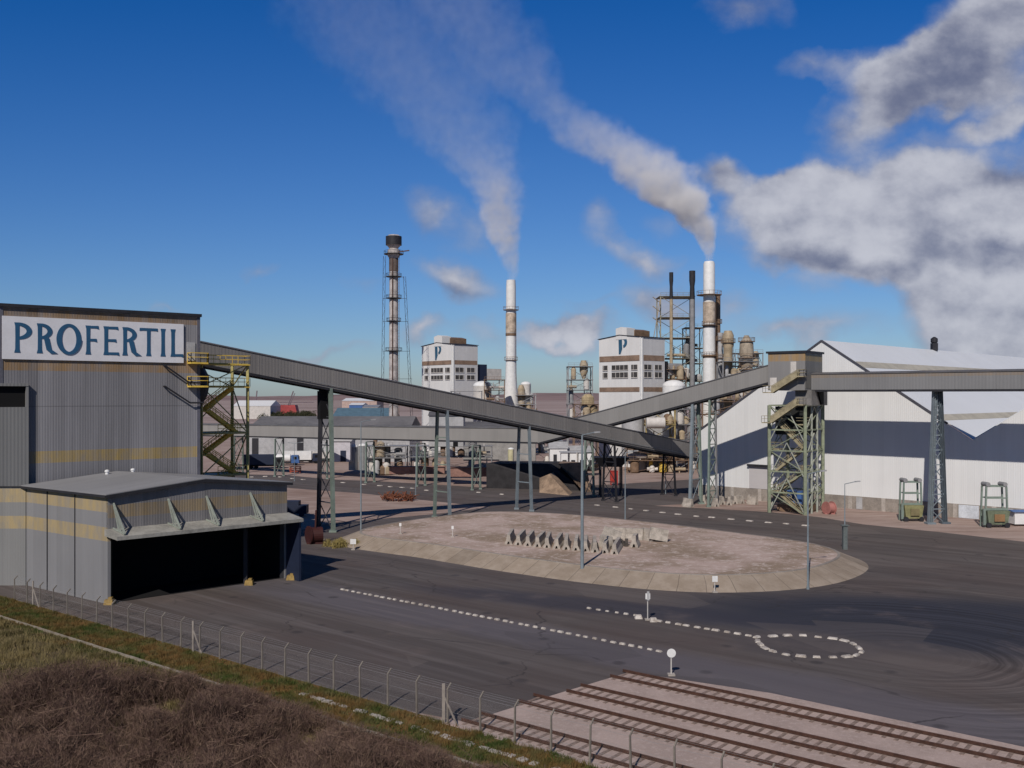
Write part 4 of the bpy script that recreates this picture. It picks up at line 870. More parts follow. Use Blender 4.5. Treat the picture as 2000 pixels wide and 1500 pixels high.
#@@PLANT@@
# ------------------------------------------------------------------ process plant behind
random.seed(11)
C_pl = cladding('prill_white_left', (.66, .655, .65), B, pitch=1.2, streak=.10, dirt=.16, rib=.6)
C_pr = cladding('prill_white_right', (.56, .555, .56), A, pitch=1.2, streak=.12, dirt=.16, rib=.6)  # same white cladding, the right face's weaker sunlight put into its colour
M_band = mat('brown_band', (.27, .185, .135), .7, var=.25, scale=.4)
M_win = mat('louvre_dark', (.075, .07, .07), .7, var=.4, scale=.7)
M_logo = mat('logo_blue', (.035, .11, .19), .5)
def prill(label, C, sc, zt, bands, wins, ww, zlogo, lo_s, base_band=None):
    """square prilling tower: C near corner, sc = scale of the faces"""
    lw, rw = 16.6*sc, 10.0*sc; T = thing('prill_tower', label, 'prill tower', (C[0], C[1], 0), 'white prill towers')
    def FL(s, z, o=0.0): return Vector((C[0]+B[0]*s-A[0]*o, C[1]+B[1]*s-A[1]*o, z))
    def FR(s, z, o=0.0): return Vector((C[0]+A[0]*s-B[0]*o, C[1]+A[1]*s-B[1]*o, z))
    pk = zt+.9*sc
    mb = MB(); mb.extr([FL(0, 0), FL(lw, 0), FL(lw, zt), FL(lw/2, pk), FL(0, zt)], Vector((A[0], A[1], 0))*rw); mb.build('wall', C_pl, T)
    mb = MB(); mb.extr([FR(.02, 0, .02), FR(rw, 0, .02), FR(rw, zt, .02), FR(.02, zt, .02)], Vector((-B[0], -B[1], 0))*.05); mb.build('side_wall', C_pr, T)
    mb = MB()
    for s0, s1, z0, z1 in ((-.35, lw/2, zt+.02, pk+.05), (lw/2, lw+.35, pk+.05, zt+.02)):
        a0, a1 = FL(s0, z0, .25), FL(s1, z1, .25); e = Vector((A[0], A[1], 0))*(rw+.6); mb.hexa([a0, a1, a1+e, a0+e], [q+Vector((0, 0, .16)) for q in (a0, a1, a1+e, a0+e)])
    mb.build('roof', M_dark, T)
    for z0, z1 in bands:
        for FX, L_ in ((FL, lw), (FR, rw)):
            mb = MB(); a, b2 = FX(.3*sc, z0, .12), FX(L_-.3*sc, z0, .12); n_ = (FX(0, 0, 0)-FX(0, 0, 1)); mb.extr([a, b2, b2+Vector((0, 0, z1-z0)), a+Vector((0, 0, z1-z0))], n_*.1); mb.build('band', M_band, T)
    for (z0, z1) in wins:
        for FX, gs in ((FL, ((1.4, 3.8), (5.0, 11.4), (13.0, 15.0))), (FR, ((.9, 4.4), (5.5, 8.9)))):
            for g0, g1 in gs:
                g0 *= sc; g1 *= sc; f = None
                mb = MB(); a, b2 = FX(g0, z0, .1), FX(g1, z0, .1); n_ = (FX(0, 0, 0)-FX(0, 0, 1)); mb.extr([a, b2, b2+Vector((0, 0, z1-z0)), a+Vector((0, 0, z1-z0))], n_*.08); f = mb.build('window', M_win, T)
                mb = MB(); k = 0
                while g0+k < g1: a = FX(g0+k, z0, .13); mb.bar(a, a+Vector((0, 0, z1-z0)), .10); k += 1.6*sc
                mb.bar(FX(g0, z0, .14), FX(g1, z0, .14), .2); mb.build('frame', M_offw, f)
    for FX, L_ in ((FL, lw), (FR, rw)):      # corner posts
        mb = MB(); mb.bar(FX(.25, 0, .1), FX(.25, zt, .1), .5, .3, up=(B[0], B[1], 0)); mb.build('corner_post', M_white, T)
    mb = MB(); s = lw*.33; mb.extr([FL(s, zt-.3, .1), FL(s+lw*.26, zt-.3, .1), FL(s+lw*.26, pk+2.0*sc, .1), FL(s+lw*.13, pk+2.4*sc, .1), FL(s, pk+2.0*sc, .1)], Vector((A[0], A[1], 0))*rw*.35); mb.build('penthouse', C_pl, T)
    mb = MB(); mb.extr([FL(s-.2, pk-.4, -rw*.3), FL(s+lw*.3, pk-.4, -rw*.3), FL(s+lw*.3, pk+1.5*sc, -rw*.3), FL(s+lw*.13, pk+2.0*sc, -rw*.3), FL(s-.2, pk+1.5*sc, -rw*.3)], Vector((A[0], A[1], 0))*rw*.66); mb.build('roof_monitor', M_brown, T)
    # logo: a stem and a bowl with a pale gap between
    h_ = 5.0*sc; z0 = zlogo; s0 = lo_s*sc
    mb = MB(); nn = Vector((A[0], A[1], 0))*.06
    mb.extr([FL(s0+2.0*sc, z0, .09), FL(s0+2.6*sc, z0+h_*.02, .09), FL(s0+2.75*sc, z0+h_, .09), FL(s0+1.45*sc, z0+h_, .09), FL(s0+1.3*sc, z0+h_*.3, .09)], nn); mb.build('logo_stem', M_logo, T)
    mb = MB(); out_, in_ = [], []
    for k in range(13):
        a = R(-80+170*k/12); out_.append((s0+1.1*sc-1.7*sc*cos(a), z0+h_*.68+h_*.32*sin(a))); in_.append((s0+1.1*sc-.7*sc*cos(a), z0+h_*.68+h_*.17*sin(a)))
    for k in range(12): mb.extr([FL(out_[k][0], out_[k][1], .09), FL(out_[k+1][0], out_[k+1][1], .09), FL(in_[k+1][0], in_[k+1][1], .09), FL(in_[k][0], in_[k][1], .09)], nn)
    mb.build('logo_bowl', M_logo, T)
    return T, FL, FR, lw, rw
def zf(py, Y): return ZP(py, Y)
PB, FLb, FRb, lwb, rwb = prill('larger white prill tower with a blue P sign, left of the tallest white stack', (36.6, 275), 1.0, 37.0, ((30.4, 32.0), (21.6, 22.9)), ((27.8, 29.3), (25.6, 27.2)), 1, 31.8+.6, 6.0)
PA, FLa, FRa, lwa, rwa = prill('smaller farther white prill tower with a P sign, right of the flare stack', (-21.0, 345), 1.13, 38.7, ((31.7, 33.2), ), ((28.9, 30.6), (26.3, 27.9)), 1, 33.4, 6.6)
def dark_annex(T, FX, L_, w, d, z0, z1, m, name):
    a = FX(L_+.2, z0, -1.0); mb = MB(); P = [a, a+Vector((A[0], A[1], 0))*w, a+Vector((A[0]*w+B[0]*d, A[1]*w+B[1]*d, 0)), a+Vector((B[0], B[1], 0))*d]; mb.hexa(P, [q+Vector((0, 0, z1-z0)) for q in P]); mb.build(name, m, T)
dark_annex(PA, FRa, rwa, 5.0, 8, 0, 32, M_navy, 'side_shaft'); dark_annex(PB, FRb, rwb, 2.6, 6, 0, 30.5, M_dark, 'side_shaft')
dark_annex(PA, FRa, rwa+5, 7, 6, 26.5, 30.5, M_offw, 'walkway_box'); dark_annex(PB, FRb, rwb+3, 6, 5, 26.5, 30.0, M_lgrey, 'walkway_box')

def ringdeck(mb, x, y, z, r0, r1, n=18):
    mb.lathe(x, y, [(r0, z), (r1, z), (r1, z+.18), (r0, z+.18)], n, caps=False)
    for k in range(n): a = 2*pi*k/n; mb.bar((x+r1*cos(a), y+r1*sin(a), z), (x+r1*cos(a), y+r1*sin(a), z+1.2), .07)
    mb.lathe(x, y, [(r1, z+1.15), (r1+.05, z+1.15), (r1+.05, z+1.25), (r1, z+1.25)], n, caps=False)
def stack(label, px, Y, prof_px, decks, m=None, ladder=1, name='stack', cat='chimney stack', group=None, mats=(), mdeck=None):
    """prof_px: [(half width px, row)] bottom to top; decks: [(row, half width px)]"""
    x = W(px, Y); T = thing(name, label, cat, (x, Y, 0), group)
    k = Y/F; pr = [(r*k, max(0, ZP(py, Y))) for r, py in prof_px]
    mb = MB(); mb.lathe(x, Y, pr, 28); mb.build('shell', m or M_white, T, smooth=True)
    for (py, rp) in decks:
        mb = MB(); rr = min((abs(z-ZP(py, Y)), r) for r, z in pr)[1]; ringdeck(mb, x, Y, ZP(py, Y), rr*.95, rp*k); mb.build('platform', mdeck or M_brown, T)
    if ladder:
        mb = MB(); xx = x+pr[-1][0]*.9+.25; z1 = ZP(decks[0][0], Y) if decks else pr[-1][1]
        for s in (-.22, .22): mb.bar((xx+s, Y-.9, 0), (xx+s, Y-.9, z1), .09)
        z = .5
        while z < z1: mb.bar((xx-.22, Y-.9, z), (xx+.22, Y-.9, z), .06); z += 1.1
        mb.build('ladder', M_brown, T)
    for (r, py0, py1, mm, nm) in mats:
        mb = MB(); mb.lathe(x, Y, [(r*k, ZP(py0, Y)), (r*k, ZP(py1, Y))], 28); mb.build(nm, mm, T, smooth=True)
    return T
S1 = stack('tallest white stack at the right, smoking', 1385, 285, [(16, 920), (16, 840), (12.5, 770), (11.5, 640), (11, 516), (9.5, 511)], [(577, 24), (636, 14), (696, 15)], group='white smoking stacks',
      mats=((11.9, 632, 590, mat('warm_patch', (.55, .45, .36), .7, var=.35, scale=.5), 'lagging'), (12.4, 640, 634, M_dark, 'ring'), (12.6, 699, 693, M_brown, 'ring')))
S2 = stack('white stack left of the gap, smoking, beside the smaller prill tower', 998, 345, [(15, 850), (15, 790), (11, 740), (10, 700), (9.5, 560), (8.6, 547)], [(606, 15), (704, 13)], group='white smoking stacks',
      mats=((10.3, 650, 612, mat('warm_patch', ()), 'lagging'), (10.6, 656, 651, M_brown, 'ring')))
stack('thin brown stack just right of the tallest white stack', 1402, 290, [(5, 900), (5, 575)], [(632, 8), (668, 7)], M_brown, 0, cat='thin stack', name='thin_stack')
# flare stack
FLR = stack('tall rusty flare stack with a round burner head, left of the plant', 769, 340, [(9.5, 850), (9, 700), (8.5, 560), (8.5, 505), (12, 500), (12, 488), (8, 486), (11, 482), (15, 478), (15, 463), (10, 459)], [(497, 19), (541, 15), (583, 15), (628, 14), (686, 16)],
            mat('flare_pipe', (.50, .46, .45), .6, var=.3, scale=.5), 1, name='flare_stack', cat='flare stack', mats=((15.6, 479, 462, M_dark, 'burner_head'), (9.2, 530, 505, mat('scorched', (.13, .10, .09), .7, var=.3), 'scorched_section')), mdeck=M_dark)
mb = MB(); x0 = W(769, 340)
for (xa, ya, xb, yb) in ((751, 500, 745, 850), (790, 540, 808, 850)):
    p, q = Vector((W(xb, 338), 338, 0)), Vector((W(xa, 338), 338, ZP(ya, 338)))
    for dx in (-.4, .4): mb.bar(p+Vector((dx, 0, 0)), q+Vector((dx, 0, 0)), .12)
    for k in range(26): a, b2 = p.lerp(q, k/26), p.lerp(q, (k+1)/26); s = .4 if k % 2 else -.4; mb.bar(a+Vector((s, 0, 0)), b2-Vector((s, 0, 0)), .07)
for py in (541, 583, 628, 686, 740, 790): z = ZP(py, 338); mb.bar((W(748, 338), 338, z), (W(790+(py-540)*.075, 338), 338, z), .12)
mb.build('derrick', M_dark, FLR)
mb = MB(); mb.bar((W(778, 340), 339, ZP(493, 340)), (W(800, 340), 339, ZP(490, 340)), .5, .35); mb.tube((W(769, 340)-.2, 338.2, 0), (W(769, 340)-.2, 338.2, ZP(505, 340)), .2); mb.build('riser_pipe', mat('dark_riser', (.10, .06, .05), .7), FLR)

# framed structure with two black-topped vents
def open_frame(label, px0, px1, Y, top, rows, m, dep=8, post=.3, name='pipe_structure', cat='steel structure', clutter=0, mats=None, group=None, taper=0):
    x0, x1 = W(px0, Y), W(px1, Y); T = thing(name, label, cat, ((x0+x1)/2, Y, 0), group)
    lv = [ZP(r, Y) for r in sorted(rows, reverse=True)]+[ZP(top, Y)]
    lv = sorted(set(max(1.5, z) for z in lv))
    cs = frame(T, (x0, Y), (1, 0), (0, 1), x1-x0, dep, lv, m, post, post*.7)
    for z in lv: mb = MB(); mb.box((x0+x1)/2, Y+dep/2, z, x1-x0+.6, dep+.6, .14); railing(mb, [(x0, Y-.1, z), (x1, Y-.1, z)], w=.08); mb.build('platform', m, T)
    mats = mats or [M_tan, M_lgrey, M_offw, M_grey, M_brown]
    for k in range(clutter):
        z0 = random.choice([0]+lv[:-1]) if len(lv) > 1 else 0; hh = random.uniform(1.5, 4.5); xx = random.uniform(x0+.8, x1-.8); yy = Y+random.uniform(.5, 2.5); mm = random.choice(mats); mb = MB()
        if random.random() < .55: r = random.uniform(.5, 1.2); mb.lathe(xx, yy, [(r*.6, z0), (r, z0+.3), (r, z0+hh), (r*.6, z0+hh+.4), (.1, z0+hh+.6)], 14); mb.build('vessel', mm, T, smooth=True)
        else: mb.tube((xx-1.2, yy, z0+1), (xx+1.6, yy, z0+1), .45, 12); mb.tube((xx, yy, z0), (xx, yy, z0+hh), .16); mb.build('pipework', mm, T)
    return T
T = open_frame('tall open lattice frame with two black topped vents, left of the tallest white stack', 1290, 1356, 288, 579, (620, 660, 700, 740, 790), mat('frame_tan', (.27, .25, .19), .6, var=.3), 7, .34, clutter=10)
for px, r0, pyt, lab in ((1311, 4, 532, 'vent_pipe'), (1352, 6, 529, 'vent_pipe')):
    x = W(px, 287); k = 287/F
    mb = MB(); mb.lathe(x, 287, [(r0*k*.8, 0), (r0*k*.8, ZP(582, 287))], 14); v_ = mb.build(lab, M_tan if px < 1330 else M_grey, T, smooth=True)
    mb = MB(); mb.lathe(x, 287, [(r0*k*.9, ZP(584, 287)), (r0*k*.75, ZP(560, 287)), (r0*k, ZP(548, 287)), (r0*k, ZP(pyt, 287))], 14); mb.build('black_tip', M_dark, v_, smooth=True)
mb = MB(); x = W(1262, 286)
for py in (650, 668, 690): mb.bar((W(1275, 286), 286, ZP(py-70, 286)), (W(1290, 286), 287, ZP(py-60, 286)), .2)
mb.bar((W(1268, 286), 286, 30), (W(1290, 286), 286, ZP(582, 286)), .18); mb.build('side_brace', M_tan, T)
def column(label, px, Y, prof, decks, m, **kw): return stack(label, px, Y, prof, decks, m, 1, name='process_column', cat='process column', **kw)
column('tan process column with a pale top, right of the tallest white stack', 1422, 280, [(9, 920), (9, 680), (11, 672), (11, 655), (7, 646)], [(670, 14), (735, 12)], M_tan)
column('fat tan process vessel with dark rings, nearest the head house', 1458, 276, [(12, 920), (12, 700), (14, 690), (13, 670), (8, 662), (4, 655)], [(668, 16), (700, 17), (722, 16)], mat('vessel_tan', (.36, .30, .23), .6, var=.3))
column('slim grey column between the white stack and the tan column', 1407, 284, [(5, 900), (5, 650)], [(665, 8), (700, 8)], M_lgrey)
open_frame('open steel frame around the columns right of the tallest stack', 1412, 1482, 274, 706, (740, 780, 820, 860), M_grey, 8, .3, clutter=14)
open_frame('small lattice tower with a tan top, left of the larger prill tower', 1110, 1157, 290, 716, (742, 762, 790, 830), M_grey, 7, .26, clutter=9, mats=[M_tan, M_grey, M_offw])
column('tan cyclone on top of the small lattice tower', 1140, 292, [(3, 740), (8, 725), (8, 712), (5, 704)], [], M_tan)
column('yellowish vessel cluster at the foot of the small lattice tower', 1148, 280, [(13, 840), (13, 790), (12, 776), (6, 770)], [(800, 16)], mat('ochre_lag', (.40, .315, .19), .7, var=.3))
def dome(label, px, Y, r, py0, py1, m, name='storage_tank', cat='tank', group=None, flat=False):
    x = W(px, Y); k = Y/F; z0, z1 = max(0, ZP(py0, Y)), ZP(py1, Y); R_ = r*k; rise = R_*(.12 if flat else .55); rise = min(rise, (z1-z0)*.6)
    T = thing(name, label, cat, (x, Y, z0), group)
    mb = MB(); mb.lathe(x, Y, [(R_, z0), (R_, z1-rise)], 28); mb.build('shell', m, T, smooth=True)
    mb = MB(); mb.lathe(x, Y, [(R_*1.01, z1-rise)]+[(R_*cos(a)*1.01, z1-rise+rise*sin(a)) for a in (.2, .45, .75, 1.05, 1.35)]+[(.05, z1)], 28); mb.build('roof', M_white if not flat else m, T, smooth=True)
    mb = MB(); mb.bar((x+R_*.7, Y-R_*.74, z0), (x+R_*.7, Y-R_*.74, z1-rise), .3, .12); mb.build('ladder', M_grey, T)
    return T
dome('white domed tank beside the foot of the larger prill tower', 1316, 276, 22, 905, 742, M_white, group='white domed tanks')
dome('white domed tank at the foot of the smaller prill tower', 942, 338, 18, 850, 744, M_offw, group='white domed tanks')
dome('pinkish domed tank right of the left white stack', 1027, 340, 10, 850, 745, M_offw)
dome('pale tank under the rising conveyor, left of the yellow framed unit', 1236, 266, 22, 905, 812, M_lgrey, flat=True)
dome('small grey silo low under the end of the sloping conveyor', 1250, 262, 14, 918, 868, M_lgrey)
dome('second small grey silo low under the end of the sloping conveyor, further right', 1277, 262, 9, 918, 874, M_galv)
open_frame('yellowish framed unit under the rising conveyor', 1262, 1318, 262, 800, (830, 862, 890), mat('frame_ochre', (.36, .28, .12), .6, var=.3), 8, .4, clutter=8, mats=[M_tan, M_offw, M_brown])
mb = MB(); mb.tube((W(1262, 261), 261, ZP(826, 261)), (W(1298, 261), 261, ZP(826, 261)), 1.5, 18); mb.build('horizontal_vessel', M_offw, None, 'pale horizontal vessel on the yellowish framed unit', smooth=True, cat='vessel')
open_frame('grey framed unit right behind the left corner of the white warehouse', 1322, 1366, 268, 770, (800, 830, 860, 890), M_grey, 8, .35, clutter=10)
open_frame('tall dense pipe structure between the white stack and the warehouse roof edge', 1372, 1452, 262, 760, (785, 810, 840), M_brown, 8, .35, clutter=14)
open_frame('frame with pipes beside the foot of the left white stack', 1008, 1046, 335, 772, (790, 806), M_lgrey, 6, .28, clutter=6)
open_frame('dark plant frame between the smaller prill tower and the left white stack', 946, 985, 330, 742, (762, 785), M_brown, 6, .28, clutter=8)
column('short tan column right of the left white stack', 1018, 338, [(7, 850), (7, 760), (4, 752)], [(775, 9)], M_tan)

open_frame('dense pipe frame between the black topped vents and the tallest white stack', 1340, 1374, 292, 640, (680, 710, 745, 780), mat('frame_tan', ()), 6, .26, clutter=16, mats=[M_tan, M_lgrey, M_offw])
open_frame('low tan pipe frame right of the larger prill tower', 1296, 1340, 284, 722, (742, 765, 800), M_brown, 6, .26, clutter=14, mats=[M_tan, M_offw, M_lgrey, M_galv])
open_frame('pipe frame behind the fat tan vessel', 1436, 1490, 288, 690, (715, 740, 770), M_grey, 6, .26, clutter=14)
open_frame('yellowish pipe frame in front of the larger prill tower foot', 1122, 1168, 268, 790, (815, 845), M_brown, 6, .26, clutter=14, mats=[M_tan, M_offw, mat('ochre_lag', ())])
open_frame('pipe frame in front of the smaller prill tower foot', 880, 940, 320, 764, (785, 810), M_lgrey, 6, .24, clutter=12)
# ------------------------------------------------------------------ low yard clutter beyond the galleries
def shed(label, px0, px1, Y, pyt, pyb, dep, mw, mr, pitch=.0, name='industrial_shed', cat='shed', doors=(), group=None, rz=0):
    x0, x1 = W(px0, Y), W(px1, Y); zt = ZP(pyt, Y); zb = max(0, ZP(pyb, Y)); T = thing(name, label, cat, ((x0+x1)/2, Y, zb), group)
    mb = MB(); mb.hexa([(x0, Y, zb), (x1, Y, zb), (x1, Y+dep, zb), (x0, Y+dep, zb)], [(x0, Y, zt), (x1, Y, zt), (x1, Y+dep, zt), (x0, Y+dep, zt)]); mb.build('wall', mw, T)
    mb = MB(); e = .3; mb.extr([(x0-e, Y-e, zt), (x0-e, Y+dep+e, zt), (x0-e, Y+dep/2, zt+.15+pitch)], (x1-x0+2*e, 0, 0)); mb.build('roof', mr, T)
    for (a, b2, h_, mm) in doors:
        mb = MB(); mb.box(x0+(x1-x0)*(a+b2)/2, Y-.05, zb, (x1-x0)*(b2-a), .12, (zt-zb)*h_); mb.build('door', mm, T)
    return T
shed('long grey-roofed shed behind the low gallery at the left', 486, 800, 302, 836, 905, 34, M_lgrey, mat('grey_roof', (.16, .155, .16), .8, var=.2, scale=.1), 3.2, name='long_shed', doors=((.02, .06, .7, M_dark), (.3, .34, .7, M_dark), (.6, .65, .7, M_dark)))
shed('grey transfer house on the low gallery, behind the second pair of legs', 838, 905, 232, 812, 872, 9, M_lgrey, M_groof, .8, name='transfer_house', doors=((.70, .84, .28, M_black), ))
shed('grey-roofed shed between the second and third pairs of conveyor legs', 905, 1046, 262, 838, 900, 22, mat('lg2', (.30, .29, .28), .7), M_groof, 1.6, name='long_shed')
shed('blue clad building far beyond the galleries', 682, 708, 560, 791, 840, 20, M_blue, M_white, 1, name='blue_building', cat='building')
shed('pale building with a row of dark openings beyond the galleries', 708, 738, 540, 795, 840, 20, M_offw, M_grey, 1, name='pale_building', cat='building', doors=((.1, .4, .8, M_navy), (.55, .9, .8, M_navy)))
shed('low teal roofed building just beyond the long grey shed', 648, 764, 400, 817, 860, 30, M_offw, mat('teal_roof', (.10, .17, .22), .6), 4, name='low_building', cat='building')
shed('white far building with pink walls behind the blue one', 668, 736, 760, 783, 815, 40, mat('far_pink', (.48, .36, .32), .8), M_white, 2, name='far_building', cat='building')
shed('white far warehouse behind the stair tower at the left', 455, 528, 900, 793, 820, 40, M_offw, M_white, 5, name='far_warehouse', cat='warehouse')
shed('small white house behind the truck by the dark ramp', 1074, 1108, 258, 876, 905, 8, M_white, M_lgrey, 1.5, name='white_house', cat='building', doors=((.2, .4, .6, M_dark), (.6, .75, .5, M_dark)))
shed('low white building with dark windows behind the dark hopper', 1108, 1160, 262, 880, 912, 8, M_offw, M_lgrey, 1.0, name='white_building', cat='building', doors=((.1, .25, .6, M_dark), (.4, .5, .6, M_dark), (.7, .9, .6, M_dark)))
shed('white shed with a dark door left of the small vessels', 651, 684, 250, 862, 902, 8, mat('pale_lilac', (.55, .53, .58), .6), M_offw, .5, name='white_shed', doors=((.42, .75, .55, M_navy), ))
shed('long low red brown wall block across the far access road, right part', 878, 950, 222, 913, 931, 3, mat('red_wall', (.30, .17, .14), .9, var=.25, scale=.6), mat('red_wall', ()), 0, name='low_wall', cat='wall')
shed('long low red brown wall left of the grey legs', 760, 868, 236, 912, 926, 3, mat('red_wall', ()), mat('red_wall', ()), 0, name='low_wall', cat='wall')
for k, (px, py, r, lab, m) in enumerate(((690, 868, 9, 'bluish white vessel left of the small plant unit', M_lgrey), (708, 866, 8, 'grey vessel next to the slim lamp post beyond the gallery', M_galv), (738, 872, 9, 'tan vessel in the small plant unit below the low gallery', M_tan), (757, 868, 6, 'thin pinkish column in the small plant unit', M_offw),
                              (778, 874, 8, 'dark grey vessel at the right end of the small plant unit', M_grey), (998, 874, 6, 'pale yellow vessel behind the third pair of legs', mat('pale_yellow', (.5, .47, .3), .6)))):
    dome(lab, px, 254, r, 918, py, m, name='vessel', cat='vessel')
open_frame('small open pipe frame below the low gallery', 716, 792, 250, 872, (895,), M_grey, 5, .25, clutter=16)
open_frame('pipe frame and machinery below the transfer house', 800, 960, 252, 872, (893,), M_grey, 5, .22, clutter=22)
open_frame('row of machinery frames right of the dark hopper', 1225, 1345, 256, 878, (900,), M_brown, 5, .22, clutter=12, mats=[M_offw, M_tan, M_brown, M_yellow])
open_frame('machinery behind the crossing of the two conveyors', 1046, 1098, 270, 862, (885,), M_grey, 5, .22, clutter=9)
def truck(label, px, py, L_, cabm, bodm, rz, tank=False, group='trucks parked beyond the low gallery', hb_=2.8):
    g = G(px, py); T = thing('truck', label, 'truck', (g.x, g.y, 0), group); c, s = cos(rz), sin(rz)
    def q(a, b2, z): return Vector((g.x+a*c-b2*s, g.y+a*s+b2*c, z))
    def bx_(mb, a0, a1, b0, b1, z0, z1, tp=0): mb.hexa([q(a0, b0, z0), q(a1, b0, z0), q(a1, b1, z0), q(a0, b1, z0)], [q(a0, b0, z1), q(a1-tp, b0, z1), q(a1-tp, b1, z1), q(a0, b1, z1)])
    mb = MB(); bx_(mb, L_/2-2.3, L_/2, -1.2, 1.2, .7, 3.0, .35); cb = mb.build('cab', cabm, T)
    mb = MB(); bx_(mb, L_/2-.4, L_/2-.12, -1.05, 1.05, 1.8, 2.6); bx_(mb, L_/2-1.6, L_/2-.7, -1.22, 1.22, 1.8, 2.6); mb.build('window', M_black, cb)
    mb = MB()
    if tank: mb.tube(q(-L_/2, 0, 2.15), q(L_/2-2.6, 0, 2.15), 1.15, 20)
    else: bx_(mb, -L_/2, L_/2-2.6, -1.25, 1.25, 1.15, 1.15+hb_)
    mb.build('body', bodm, T)
    mb = MB(); bx_(mb, -L_/2, L_/2-.4, -.5, .5, .65, 1.1); mb.build('chassis', M_dark, T)
    for a in (L_/2-1.2, -L_/2+1, -L_/2+2.3, -L_/2+3.6):
        for b2 in (-1.05, 1.05): mb = MB(); mb.tube(q(a, b2-.15, .5), q(a, b2+.15, .5), .5, 16); mb.build('wheel', M_black, T)
    return T
truck('dark truck furthest left beyond the low gallery, next to the stair tower', 514, 915, 11, M_dark, M_navy, .15)
truck('blue truck with a white tank, second from the left beyond the low gallery', 548, 909, 11, M_blue, M_white, .1, True)
truck('dark blue truck with a white load, third from the left beyond the gallery', 590, 905, 11, M_navy, M_white, .1, hb_=2.6)
truck('dark truck with a whitish load right of the dark conveyor leg', 632, 902, 10, M_dark, M_offw, .1, hb_=2.0)
truck('dark truck with a pale cab roof standing before the dark concrete ramp', 1026, 948, 9, M_offw, M_dark, -1.2, hb_=2.6, group=None)
# white car-like bodies on racks (row of pale shapes)
for k in range(4):
    px = 1096+k*17; shed('white container in the row behind the concrete ramp, number '+['one', 'two', 'three', 'four'][k]+' from the left', px, px+13, 246, 884, 908, 4, M_white, M_lgrey, .2, name='white_container', cat='container', doors=((.2, .8, .4, M_dark),), group='white containers behind the ramp')
# concrete ramp; the side's shade and the end's sunlight are put into their colours
RM = thing('loading_ramp', 'dark sided concrete loading ramp with a sloping lit end behind the third pair of legs', 'ramp', (G(1080, 955).x, G(1080, 955).y, 0))
Yr = 214.0; xs = [W(950, Yr), W(1062, Yr), W(1140, Yr)]; zt = ZP(905, Yr)
mb = MB(); mb.extr([(xs[0], Yr, 0), (xs[2], Yr-6, 0), (xs[1]+1, Yr-2, zt), (xs[0], Yr, zt)], (3, 9, 0)); mb.build('side_wall', mat('ramp_shade', (.035, .033, .036), .9, var=.25), RM)
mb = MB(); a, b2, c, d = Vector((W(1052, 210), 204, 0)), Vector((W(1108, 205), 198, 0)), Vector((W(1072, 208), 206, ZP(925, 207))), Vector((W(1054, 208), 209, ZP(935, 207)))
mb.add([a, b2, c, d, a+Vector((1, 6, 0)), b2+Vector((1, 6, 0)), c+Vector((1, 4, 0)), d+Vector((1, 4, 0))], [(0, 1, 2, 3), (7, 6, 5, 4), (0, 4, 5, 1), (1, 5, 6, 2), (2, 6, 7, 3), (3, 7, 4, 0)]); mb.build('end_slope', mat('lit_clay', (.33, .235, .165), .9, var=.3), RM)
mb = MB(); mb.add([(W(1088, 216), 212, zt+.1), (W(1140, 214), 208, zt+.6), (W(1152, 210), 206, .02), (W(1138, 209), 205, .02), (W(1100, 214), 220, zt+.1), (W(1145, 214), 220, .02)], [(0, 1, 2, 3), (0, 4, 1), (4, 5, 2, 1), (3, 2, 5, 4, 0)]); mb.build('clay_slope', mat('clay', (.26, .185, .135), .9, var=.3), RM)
# dark hopper platform under the conveyor end
HP = thing('hopper_platform', 'black funnel hopper on four legs under the low end of the sloping conveyor', 'hopper', (W(1195, 196), 196, 0))
x = W(1193, 196); z0, z1 = ZP(912, 196), ZP(893, 196)
for dx in (-2.0, 2.2):
    for dy in (0, 3): mb = MB(); mb.bar((x+dx, 196+dy, 0), (x+dx, 196+dy, z0+.3), .28); mb.build('leg', M_dark, HP)
mb = MB(); mb.add([(x-2, 196, z0), (x+2.2, 196, z0), (x+2.2, 199, z0), (x-2, 199, z0), (x-3.4, 194.5, z1), (x+3.6, 194.5, z1), (x+3.6, 200.5, z1), (x-3.4, 200.5, z1)], [(3, 2, 1, 0), (4, 5, 6, 7), (0, 1, 5, 4), (1, 2, 6, 5), (2, 3, 7, 6), (3, 0, 4, 7)]); mb.build('funnel', M_dark, HP)
mb = MB()
for k in range(-3, 4): mb.bar((x+k*.7, 196, z1), (x+k*1.25, 195+random.uniform(-.5, .5), z1+random.uniform(1.5, 2.6)), .14)
mb.build('spike_frame', M_dark, HP)
# red things, rust heap, tyres
def simple(name, label, cat, px, py, build, m, **kw):
    g = G(px, py); mb = MB(); build(mb, g); return mb.build(name, m, None, label, cat=cat, **kw)
def redbox(mb, g): mb.box(g.x, g.y, .5, 1.7, 1.2, 2.6); mb.box(g.x, g.y, 3.1, 1.9, 1.4, .15); [mb.box(g.x+dx, g.y+dy, 0, .18, .18, .5) for dx in (-.7, .7) for dy in (-.45, .45)]; mb.box(g.x, g.y-.63, 1.0, 1.2, .06, 1.5)
simple('red_cabinet', 'red cabinet standing under the dark hopper', 'cabinet', 1199, 947, redbox, M_red)
def redframe(mb, g):
    for k in range(3):
        for dy in (0, 1.2): mb.bar((g.x+k*1.3-1.3, g.y+dy, 0), (g.x+k*1.3-1.3, g.y+dy, 1.7), .16)
    for z in (.5, 1.1, 1.65): mb.bar((g.x-1.4, g.y, z), (g.x+1.4, g.y, z), .16); mb.bar((g.x-1.4, g.y+1.2, z), (g.x+1.4, g.y+1.2, z), .16)
simple('red_barrier', 'orange red barrier frame on the far access road at the left', 'barrier frame', 576, 924, redframe, mat('orange_red', (.45, .10, .05), .6))
